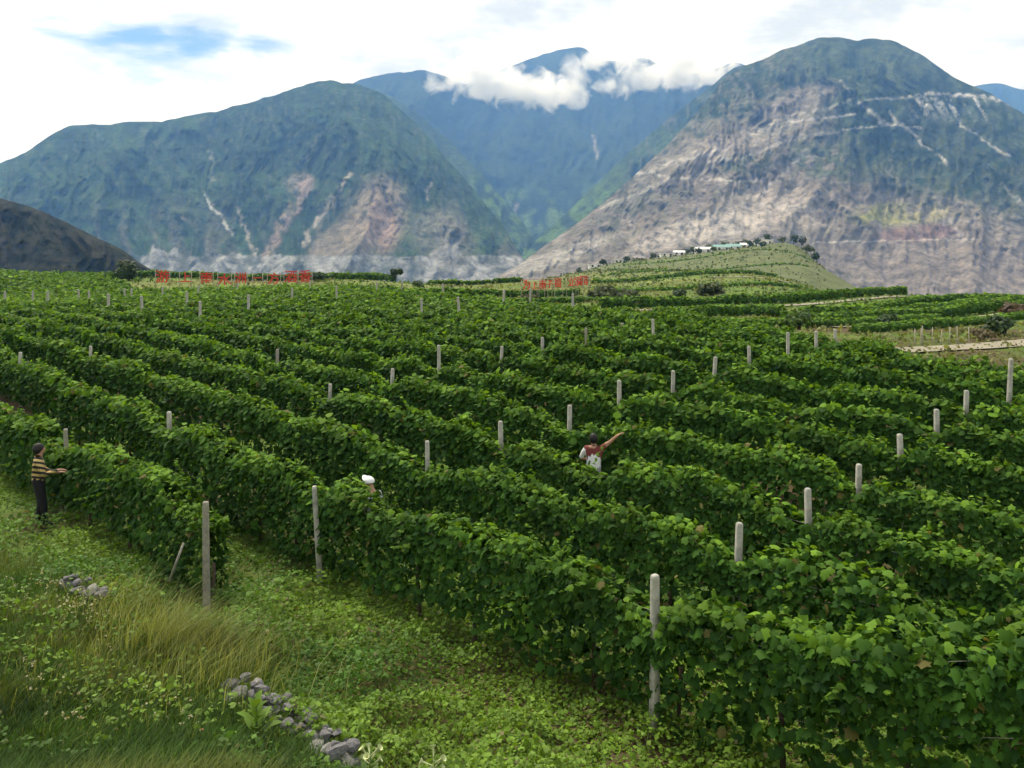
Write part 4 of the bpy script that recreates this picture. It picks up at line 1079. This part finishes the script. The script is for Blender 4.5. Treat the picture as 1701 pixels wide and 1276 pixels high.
# tall straw-coloured tussocks bending to the right
parts = []
for (px0, d0, sx, sd, nb, ln) in ((270, 11.9, 95, .9, 2600, .68), (335, 11.3, 75, .8, 2200, .66), (262, 12.8, 60, .7, 1300, .6), (385, 12.0, 50, .6, 900, .55), (300, 10.6, 110, .7, 1500, .5), (200, 10.4, 120, .8, 900, .4), (120, 9.4, 110, .8, 700, .35), (330, 11.8, 24, .3, 900, .8), (262, 11.4, 22, .3, 800, .85)):
    nb = int(nb * .7)
    px = px0 + rng.normal(0, sx, nb) * .85; d = d0 + rng.normal(0, sd, nb) * .85
    x, y = K * d * (px - CX) / F, K * d
    t = (rng.random((nb, 1)) < .42).astype(float)
    cc = (np.array([.25, .28, .09]) * t + np.array([.085, .13, .026]) * (1 - t)) * (.55 + .9 * rng.random((nb, 1)))
    parts.append(blades(nb, x, y, ln * (.45 + .6 * rng.random(nb)) * (.72 + .42 * t[:, 0]), (.25 + .55 * rng.random(nb)), np.stack([.15 + .75 * rng.random(nb), rng.normal(-.1, .25, nb), np.zeros(nb)], -1), np.full(nb, .0042), cc))
blade_object('dry_grass', 'tall straw-coloured grass bending right beside the short vine row post', parts)

# seed heads and small pale wildflowers on the bank
soup = Soup()
fl_px = [(60, 12.9, 20), (95, 12.6, 28), (140, 12.1, 40), (120, 11.8, 40), (180, 11.3, 30), (60, 9.6, 14), (110, 8.8, 12), (250, 9.2, 10), (300, 8.6, 12)]
for px0, d0, c_ in fl_px:
    n = c_
    px = px0 + rng.normal(0, 22, n); d = d0 + rng.normal(0, .3, n)
    x, y = K * d * (px - CX) / F, K * d; g = Gz(x, y) + .12 + .22 * rng.random(n)
    for _ in range(3):
        pos = np.stack([x, y, g], -1) + rng.normal(0, .01, (n, 3))
        wcol = np.where(rng.random((n, 1)) < .03, np.array([[.45, .2, .1]]), np.array([[.40, .38, .22]])) * (.6 + .5 * rng.random((n, 1)))
        soup.add(*place_leaves(T_MID, pos, np.array([0, 0, .8]) + rng.normal(0, .6, (n, 3)), rng.normal(0, 1, (n, 3)), (.012 + .014 * rng.random(n)), wcol))
    stem_c = np.tile(np.array([[.10, .12, .04]]), (n, 1))
    V, Q, T, C = blades(n, x, y, (g - Gz(x, y)) * 1.12, np.full(n, .02), np.array([0, 0, 0]), np.full(n, .0022), stem_c)
    soup.add(V, Q, C); soup.F.append(T + soup.n - len(V))
tag(link('wildflowers', soup.mesh('wildflowers'), None, M_GRASS), 'tiny pale wildflowers scattered over the grassy bank', 'wildflowers', None, 'stuff')

# ------------------------------------------------------------------ dry stone wall remains
import bmesh
def stone_mesh(seed):
    r = random.Random(seed); bm = bmesh.new()
    bmesh.ops.create_icosphere(bm, subdivisions=2, radius=.5)
    ax = [Vector((r.gauss(0, 1), r.gauss(0, 1), r.gauss(0, 1))).normalized() for _ in range(9)]
    cut = [r.uniform(.22, .38) for _ in ax]
    for v in bm.verts:
        for a, c in zip(ax, cut):
            dd = v.co.dot(a)
            if dd > c: v.co -= a * (dd - c) * .92
        v.co += Vector((r.gauss(0, .012), r.gauss(0, .012), r.gauss(0, .012)))
    me = bpy.data.meshes.new('stone'); bm.to_mesh(me); bm.free()
    return me
STONES = [stone_mesh(s) for s in range(7)]; STONES_P = [stone_mesh(20 + s) for s in range(3)]
for m_ in STONES: m_.materials.append(M_STONE)
for m_ in STONES_P: m_.materials.append(M_STONE_P)
def stone_wall(pts, n, smin, smax, label, layers):
    xy = np.array([P(px, py, d)[:2] for px, py, d in pts])
    seg = np.linalg.norm(np.diff(xy, axis=0), axis=1); cum = np.concatenate([[0], np.cumsum(seg)])
    root = empty('stone_wall', (xy[0][0], xy[0][1], float(Gz(xy[0][0], xy[0][1]))))
    for q in range(n):
        s = cum[-1] * (q + .5) / n + random.gauss(0, .08); s = min(max(s, 0), cum[-1])
        lay = q % layers
        x = np.interp(s, cum, xy[:, 0]) + random.gauss(0, .10) + .05 * lay; y = np.interp(s, cum, xy[:, 1]) + random.gauss(0, .07)
        sz = random.uniform(smin, smax) * (1.1 if lay == 0 else .9)
        o = link('stone', random.choice(STONES if random.random() < .72 else STONES_P), root)
        z = float(Gz(x, y)) + sz * .2 + .05 + lay * smin * .7
        o.location = (x - root.location.x, y - root.location.y, z - root.location.z)
        o.rotation_euler = (random.uniform(-.4, .4), random.uniform(-.4, .4), random.uniform(0, 6.28)); o.scale = (sz * random.uniform(.9, 1.35), sz, sz * random.uniform(.6, .85))
    return tag(root, label, 'stone wall')
stone_wall([(395, 1150, 10.3), (430, 1185, 9.9), (480, 1215, 9.55), (530, 1255, 9.15), (575, 1300, 8.8)], 70, .10, .22, 'grey dry stone wall crumbling down to the bottom edge in the grass', 3)
stone_wall([(112, 975, 13.5), (140, 992, 13.2), (170, 1015, 12.9)], 16, .15, .27, 'short heap of pale stones in the grass left of the straw-coloured tussock', 2)

# ------------------------------------------------------------------ broad leaved plants at the foot of the picture
def broad_plant(px, py, d, h, n, label):
    b = P(px, py, d); z = float(Gz(b[0], b[1])); root = empty('broadleaf_plant', (b[0], b[1], z))
    V, fl = tube([(0, 0, -.05), (.01, 0, h * .5), (0, .01, h * .8)], [.012, .010, .006], 6)
    link('stem', mesh_np('stem', V, fl), root, simple('plant_stem', (.10, .17, .04), .7, .2, 10))
    for q in range(n):
        a = q * 2.4 + random.uniform(-.3, .3); zz = h * (.12 + .68 * q / n); ln = h * (.62 - .25 * q / n) * random.uniform(.85, 1.15)
        el = .75 + .35 * q / n
        dirv = Vector((math.cos(a) * math.cos(el), math.sin(a) * math.cos(el), math.sin(el)))
        acr = dirv.cross(Vector((0, 0, 1))).normalized(); up = acr.cross(dirv)
        rowsv = []
        for k_ in range(7):
            u = k_ / 6; wv = ln * .20 * math.sin(math.pi * min(1, u * .92 + .06)) ** .8
            c = Vector((0, 0, zz)) + dirv * ln * u - Vector((0, 0, 1)) * ln * .28 * u * u
            rowsv += [c - acr * wv + up * wv * .3, c, c + acr * wv + up * wv * .3]
        Q = []
        for k_ in range(6):
            o = k_ * 3; Q += [(o, o + 1, o + 4, o + 3), (o + 1, o + 2, o + 5, o + 4)]
        cl = np.array([.13, .23, .028]) * random.uniform(.75, 1.2)
        me = mesh_np('leaf', np.array(rowsv), [np.array(Q)], np.tile(cl, (len(rowsv), 1)), smooth=True)
        link('leaf', me, root, M_GRASS)
    return tag(root, label, 'plant')
broad_plant(425, 1262, 8.9, .50, 12, 'bright yellow-green broad-leaved plant in front of the stone wall')
M_PETAL = simple('pale_petal', (.55, .60, .30), .6, .15, 20)
def trumpet_plant(px, py, d, h, n, label):
    b = P(px, py, d); z = float(Gz(b[0], b[1])); root = empty('flowering_plant', (b[0], b[1], z))
    ms = simple('flower_stem', (.16, .24, .06), .7, .2, 10)
    V, fl = tube([(0, 0, -.05), (.02, 0, h * .55), (.015, .01, h * .8)], [.009, .008, .006], 6)
    link('stem', mesh_np('stem', V, fl), root, ms)
    for q in range(n):
        a = q * 2.4 + random.uniform(-.4, .4); el = random.uniform(.1, .9); ln = random.uniform(.10, .15)
        z0 = h * (.62 + .3 * q / n)
        dv = np.array([math.cos(a) * math.cos(el), math.sin(a) * math.cos(el) * .6, math.sin(el)])
        base = np.array([.015, 0, z0 - .08])
        V, fl = tube([base, base + dv * ln * .5, base + dv * ln * .9, base + dv * ln, base + dv * (ln + .012)], [.006, .008, .012, .026, .034], 8, cap=False)
        link('flower', mesh_np('flower', V, fl, smooth=True), root, M_PETAL)
    for q in range(6):
        a = q * 1.1; zz = h * (.1 + .08 * q); ln = .16
        dv = np.array([math.cos(a), math.sin(a), .4]); ac = np.array([-math.sin(a), math.cos(a), 0])
        pts = [np.array([0, 0, zz]), np.array([0, 0, zz]) + dv * ln * .5 + ac * .035, np.array([0, 0, zz]) + dv * ln, np.array([0, 0, zz]) + dv * ln * .5 - ac * .035]
        link('leaf', mesh_np('leaf', np.array(pts), [np.array([[0, 1, 2, 3]])], np.tile([.09, .16, .03], (4, 1))), root, M_GRASS)
    return tag(root, label, 'plant', 'plants with pale trumpet flowers')
trumpet_plant(612, 1300, 8.6, .44, 7, 'flowering plant with pale trumpets just right of the stone wall foot')
trumpet_plant(718, 1306, 8.5, .52, 7, 'flowering plant with pale trumpets, farther right at the bottom edge')

# ------------------------------------------------------------------ people
M_SKIN = simple('skin', (.36, .20, .13), .6, .1, 8)
M_HAIR = simple('dark_hair', (.012, .010, .010), .6, .3, 30)
M_BLACK = simple('black_trousers', (.012, .012, .016), .8, .25, 15)
M_WHITE = simple('white_cotton', (.80, .80, .80), .8, .06, 10)
M_MAROON = simple('maroon_shirt', (.16, .035, .03), .8, .2, 12)
M_GREYC = simple('grey_cloth', (.30, .31, .34), .85, .2, 12)
M_SHOE = simple('shoe', (.03, .028, .026), .7, .2, 10)
def stripe_mat():
    m, t, out = new_mat('striped_jacket')
    b = t.nodes.new('ShaderNodeBsdfPrincipled'); b.inputs['Roughness'].default_value = .85
    tc = t.nodes.new('ShaderNodeTexCoord'); mp = t.nodes.new('ShaderNodeMapping'); mp.inputs['Rotation'].default_value = (0.25, 0.22, 0)
    w = t.nodes.new('ShaderNodeTexWave'); w.bands_direction = 'Z'; w.inputs['Scale'].default_value = 3.4; w.inputs['Distortion'].default_value = 1.2; w.inputs['Detail'].default_value = 2
    r = t.nodes.new('ShaderNodeValToRGB'); r.color_ramp.interpolation = 'EASE'
    r.color_ramp.elements[0].position = .47; r.color_ramp.elements[0].color = (.018, .015, .012, 1)
    r.color_ramp.elements[1].position = .56; r.color_ramp.elements[1].color = (.50, .36, .13, 1)
    t.links.new(tc.outputs['Object'], mp.inputs['Vector']); t.links.new(mp.outputs['Vector'], w.inputs['Vector'])
    t.links.new(w.outputs['Fac'], r.inputs['Fac']); t.links.new(r.outputs['Color'], b.inputs['Base Color']); t.links.new(b.outputs[0], out.inputs['Surface'])
    return m

def person(loc, rz, joints, bones, mats, label, hair=None, extra=()):
    """joints: name -> (x,y,z,radius); bones: (a,b,material index). One continuous skinned body."""
    names = list(joints); idx = {n_: i_ for i_, n_ in enumerate(names)}
    me = bpy.data.meshes.new('body')
    me.from_pydata([joints[n_][:3] for n_ in names], [(idx[a], idx[b]) for a, b, _ in bones], [])
    o = bpy.data.objects.new('tmp', me); col.objects.link(o)
    md = o.modifiers.new('skin', 'SKIN'); md.use_smooth_shade = True
    if not me.skin_vertices: me.skin_vertices.new()
    for i_, n_ in enumerate(names):
        r_ = joints[n_][3]
        me.skin_vertices[0].data[i_].radius = r_ if isinstance(r_, tuple) else (r_, r_)
        me.skin_vertices[0].data[i_].use_root = (n_ == 'pelvis')
    sb = o.modifiers.new('sub', 'SUBSURF'); sb.levels = 2; sb.render_levels = 2
    dg = bpy.context.evaluated_depsgraph_get(); dg.update()
    bm_ = bpy.data.meshes.new_from_object(o.evaluated_get(dg))
    bpy.data.objects.remove(o)
    bm_.name = 'body'; bm_.materials.clear()
    for m_ in mats: bm_.materials.append(m_)
    A_ = np.array([joints[a][:3] for a, b, _ in bones]); B_ = np.array([joints[b][:3] for a, b, _ in bones]); MI = [m_ for _, _, m_ in bones]
    for p in bm_.polygons:
        c = np.array(p.center); ab = B_ - A_
        t = np.clip(((c - A_) * ab).sum(1) / np.maximum((ab * ab).sum(1), 1e-9), 0, 1)
        p.material_index = MI[int(np.argmin(np.linalg.norm(A_ + ab * t[:, None] - c, axis=1)))]
        p.use_smooth = True
    root = empty('person', loc, rz)
    link('body', bm_, root)
    if hair:
        hm, cx, cy, cz, rx, ry, rz_, cutz = hair
        bmx = bmesh.new(); bmesh.ops.create_uvsphere(bmx, u_segments=18, v_segments=12, radius=1.0)
        for v in bmx.verts:
            lim = cutz + max(0.0, v.co.y + .15) * 1.1
            if v.co.z < lim: v.co.z = lim + (v.co.z - lim) * .12
            nn = 1 + .05 * math.sin(v.co.x * 9 + v.co.z * 7)
            v.co = Vector((cx + v.co.x * rx * nn, cy + v.co.y * ry * nn, cz + v.co.z * rz_))
        hme = bpy.data.meshes.new('hair'); bmx.to_mesh(hme); bmx.free()
        for p in hme.polygons: p.use_smooth = True
        link(hm[0], hme, root, hm[1])
    for nm, mesh, mat in extra: link(nm, mesh, root, mat)
    return tag(root, label, 'person', 'people working among the vines')

def hand(j, bones, pre, wrist, dirv, side, mi, r=.011):
    """palm and five fingers continuing the forearm along dirv, curling towards -z; side = across."""
    d = Vector(dirv).normalized(); s = Vector(side).normalized(); nrm = d.cross(s)
    w = Vector(j[wrist][:3])
    pm = w + d * .075; j[pre + 'palm'] = (*pm, (.036, .018)); bones.append((wrist, pre + 'palm', mi))
    for k_, (o, ln) in enumerate(((-.030, .060), (-.010, .072), (.010, .076), (.030, .066))):
        a = pm + s * o + d * .028; b = a + d * ln * .55 - Vector((0, 0, .012)); c = b + d * ln * .4 - Vector((0, 0, .026))
        for nm, p in (('a', a), ('b', b), ('c', c)): j[f'{pre}f{k_}{nm}'] = (*p, r * (1 if nm != 'c' else .8))
        bones += [(pre + 'palm', f'{pre}f{k_}a', mi), (f'{pre}f{k_}a', f'{pre}f{k_}b', mi), (f'{pre}f{k_}b', f'{pre}f{k_}c', mi)]
    a = w + d * .035 - s * .035; b = a + d * .04 - s * .022
    j[pre + 'ta'] = (*a, r * 1.1); j[pre + 'tb'] = (*b, r * .9)
    bones += [(wrist, pre + 'ta', mi), (pre + 'ta', pre + 'tb', mi)]

def stand(h=1.65):
    s = h / 1.65
    j = {'pelvis': (0, 0, .90 * s, (.165, .135)), 'waist': (0, 0, 1.05 * s, (.165, .13)), 'chest': (0, .01, 1.24 * s, (.185, .14)), 'collar': (0, .0, 1.385 * s, (.12, .09)), 'neck': (0, .01, 1.43 * s, .052),
         'head': (0, .03, 1.52 * s, (.076, .09)), 'crown': (0, .03, 1.60 * s, (.06, .075)), 'nose': (0, .125, 1.515 * s, .014),
         'hipL': (-.09, -.01, .84 * s, .11), 'kneeL': (-.10, .05, .47 * s, .078), 'ankL': (-.10, -.03, .09 * s, .055), 'toeL': (-.11, .13, .035, .035),
         'hipR': (.09, .01, .84 * s, .11), 'kneeR': (.10, .09, .47 * s, .078), 'ankR': (.10, .12, .09 * s, .055), 'toeR': (.11, .26, .035, .038)}
    return j
def bones_base(top, skin, pants, shoe):
    return [('pelvis', 'waist', top), ('waist', 'chest', top), ('chest', 'collar', top), ('collar', 'neck', skin), ('neck', 'head', skin), ('head', 'crown', skin), ('head', 'nose', skin),
            ('pelvis', 'hipL', pants), ('hipL', 'kneeL', pants), ('kneeL', 'ankL', pants), ('ankL', 'toeL', shoe), ('pelvis', 'hipR', pants), ('hipR', 'kneeR', pants), ('kneeR', 'ankR', pants), ('ankR', 'toeR', shoe)]

# 1: striped jacket, black trousers, reaching to the right into the short row (faces local +y)
j = stand(1.66)
j.update({'shL': (-.17, .0, 1.34, .075), 'elL': (-.22, .10, 1.08, .055), 'wrL': (-.12, .33, 1.02, .038), 'shR': (.17, .0, 1.34, .075), 'elR': (.23, .10, 1.07, .058), 'wrR': (.17, .33, 1.13, .040)})
b = bones_base(0, 1, 2, 3) + [('chest', 'shL', 0), ('shL', 'elL', 0), ('elL', 'wrL', 0), ('chest', 'shR', 0), ('shR', 'elR', 0), ('elR', 'wrR', 0)]
hand(j, b, 'hl', 'wrL', (.1, 1, .05), (1, 0, 0), 1); hand(j, b, 'hr', 'wrR', (-.05, 1, 0), (1, 0, 0), 1)
q = P(64, 872, 18.3); gz = float(Gz(q[0], q[1]))
person((q[0], q[1], gz), math.radians(-62), j, b, [stripe_mat(), M_SKIN, M_BLACK, M_SHOE], 'person in a yellow and black striped jacket picking at the left vine row',
       (('hair', M_HAIR), 0, -.002, 1.555, .100, .110, .120, -.85))
# 2: white vest over a maroon shirt, bare arm reaching up to the right
j = stand(1.68)
j.update({'shL': (-.18, .0, 1.39, .075), 'elL': (-.30, .08, 1.16, .052), 'wrL': (-.22, .26, 1.08, .036), 'shR': (.18, .02, 1.40, .078), 'slR': (.28, .04, 1.46, .062), 'elR': (.38, .03, 1.53, .046), 'wrR': (.56, .02, 1.69, .034)})
b = [(a_, b_, m_) for a_, b_, m_ in bones_base(0, 1, 2, 3) if (a_, b_) != ('chest', 'collar')] + [('chest', 'collar', 4), ('chest', 'shL', 4), ('shL', 'elL', 0), ('elL', 'wrL', 1), ('chest', 'shR', 4), ('shR', 'slR', 4), ('slR', 'elR', 1), ('elR', 'wrR', 1)]
hand(j, b, 'hl', 'wrL', (.3, 1, 0), (1, 0, 0), 1); hand(j, b, 'hr', 'wrR', (.85, .1, .45), (0, 1, -.1), 1)
q = P(986, 800, 19.3); gz = float(Gz(q[0], q[1]))
person2 = person((q[0], q[1], gz), math.radians(-8), j, b, [M_WHITE, M_SKIN, M_GREYC, M_SHOE, M_MAROON], 'person with white top and maroon shoulders reaching a bare arm up among the vines',
       (('hair', M_HAIR), 0, -.002, 1.61, .100, .110, .125, -.95))
person2.scale = (.9, .9, .94)
# 3: white cap showing above the second row, grey-white shirt
j = stand(1.55)
for n_ in ('chest', 'collar', 'neck', 'head', 'crown', 'nose'): v = j[n_]; j[n_] = (v[0], v[1] + (v[2] - .95) * .22, v[2] - .02, v[3])
j.update({'shL': (-.17, .08, 1.24, .072), 'elL': (-.22, .24, 1.02, .05), 'wrL': (-.10, .42, .98, .036), 'shR': (.17, .08, 1.24, .072), 'elR': (.22, .24, 1.02, .05), 'wrR': (.12, .44, 1.0, .036)})
b = bones_base(0, 1, 2, 3) + [('chest', 'shL', 0), ('shL', 'elL', 0), ('elL', 'wrL', 1), ('chest', 'shR', 0), ('shR', 'elR', 0), ('elR', 'wrR', 1)]
hand(j, b, 'hl', 'wrL', (.1, 1, 0), (1, 0, 0), 1); hand(j, b, 'hr', 'wrR', (-.1, 1, 0), (1, 0, 0), 1)
V, fl = tube([(0, .16, 1.47), (0, .27, 1.445), (0, .31, 1.43)], [.085, .07, .03], 10); V[:, 2] = 1.455 + (V[:, 2] - 1.455) * .12
brim = mesh_np('cap_brim', V, fl, smooth=True)
q = P(624, 850, 16.1); gz = float(Gz(q[0], q[1]))
person((q[0], q[1], gz - .04), math.radians(60), j, b, [M_GREYC, M_SKIN, M_BLACK, M_SHOE], 'person in a white cap almost hidden behind the second vine row',
       (('cap', M_WHITE), 0, .165, 1.475, .102, .115, .10, -.1), [('cap_brim', brim, M_WHITE)])

# ------------------------------------------------------------------ cloud lying on the far ridge
def cloud_material():
    m, t, out = new_mat('cloud_vapour')
    pv = t.nodes.new('ShaderNodeVolumePrincipled'); pv.inputs['Color'].default_value = (1, 1, 1, 1); pv.inputs['Anisotropy'].default_value = .45
    tc = t.nodes.new('ShaderNodeTexCoord'); ge = t.nodes.new('ShaderNodeNewGeometry')
    n1 = t.nodes.new('ShaderNodeTexNoise'); n1.inputs['Scale'].default_value = 1.0 / 100; n1.inputs['Detail'].default_value = 8; n1.inputs['Distortion'].default_value = .6; n1.inputs['Roughness'].default_value = .6
    t.links.new(ge.outputs['Position'], n1.inputs['Vector'])
    ln = t.nodes.new('ShaderNodeVectorMath'); ln.operation = 'LENGTH'; t.links.new(tc.outputs['Object'], ln.inputs[0])
    fo = t.nodes.new('ShaderNodeMapRange'); fo.inputs['From Min'].default_value = .25; fo.inputs['From Max'].default_value = .98; fo.inputs['To Min'].default_value = .20; fo.inputs['To Max'].default_value = -.62
    t.links.new(ln.outputs['Value'], fo.inputs['Value'])
    ad = t.nodes.new('ShaderNodeMath'); ad.operation = 'ADD'; am = t.nodes.new('ShaderNodeMapRange'); am.clamp = False; am.inputs['From Min'].default_value = .35; am.inputs['From Max'].default_value = .65; am.inputs['To Min'].default_value = 0.1; am.inputs['To Max'].default_value = .9
    t.links.new(n1.outputs['Fac'], am.inputs['Value']); t.links.new(am.outputs['Result'], ad.inputs[0]); t.links.new(fo.outputs['Result'], ad.inputs[1])
    mr = t.nodes.new('ShaderNodeMapRange'); mr.inputs['From Min'].default_value = .30; mr.inputs['From Max'].default_value = .75; mr.inputs['To Min'].default_value = 0; mr.inputs['To Max'].default_value = .018
    t.links.new(ad.outputs[0], mr.inputs['Value']); t.links.new(mr.outputs['Result'], pv.inputs['Density'])
    t.links.new(pv.outputs[0], out.inputs['Volume'])
    return m
M_CLOUD = cloud_material()
CLOUDS = [(885, 150, 50, 24), (932, 152, 42, 20), (850, 147, 42, 15), (958, 124, 22, 26), (988, 98, 22, 18), (1012, 146, 34, 12), (1062, 124, 42, 24), (1112, 122, 52, 22), (1160, 114, 46, 18), (1196, 122, 22, 20),
          (803, 138, 46, 26), (764, 128, 28, 18), (718, 138, 16, 16), (744, 140, 16, 13), (795, 105, 40, 24), (1030, 92, 40, 18), (1130, 92, 60, 24), (835, 122, 26, 14)]
for q, (px, py, rx, ry) in enumerate(CLOUDS):
    d = 4650 + (q % 4) * 60; s_ = d * K / F
    bmx = bmesh.new(); bmesh.ops.create_icosphere(bmx, subdivisions=2, radius=1.0)
    me = bpy.data.meshes.new('cloud'); bmx.to_mesh(me); bmx.free()
    o = link('cloud', me, None, M_CLOUD)
    o.location = P(px, py, d); o.scale = (rx * s_ * 1.9, rx * s_ * 1.2, ry * s_ * 2.0)
    tag(o, 'white cloud wisp caught on the blue ridge between the two mountains', 'cloud', 'cloud wisps on the far ridge', 'stuff')

# ------------------------------------------------------------------ haze
def haze():
    me = box_mesh('haze', -9600, 9600, -9600, 9600, CZ - 125, CZ + 1800)
    m, t, out = new_mat('haze_air')
    pv = t.nodes.new('ShaderNodeVolumePrincipled')
    pv.inputs['Color'].default_value = (.20, .44, 1.0, 1); pv.inputs['Density'].default_value = 1.25e-4; pv.inputs['Anisotropy'].default_value = .2; pv.inputs['Absorption Color'].default_value = (1, 1, 1, 1)
    t.links.new(pv.outputs[0], out.inputs['Volume'])
    o = link('haze', me, None, m)
    return tag(o, 'thin bluish valley air between the vineyard and the mountains', 'haze', None, 'stuff')
haze()
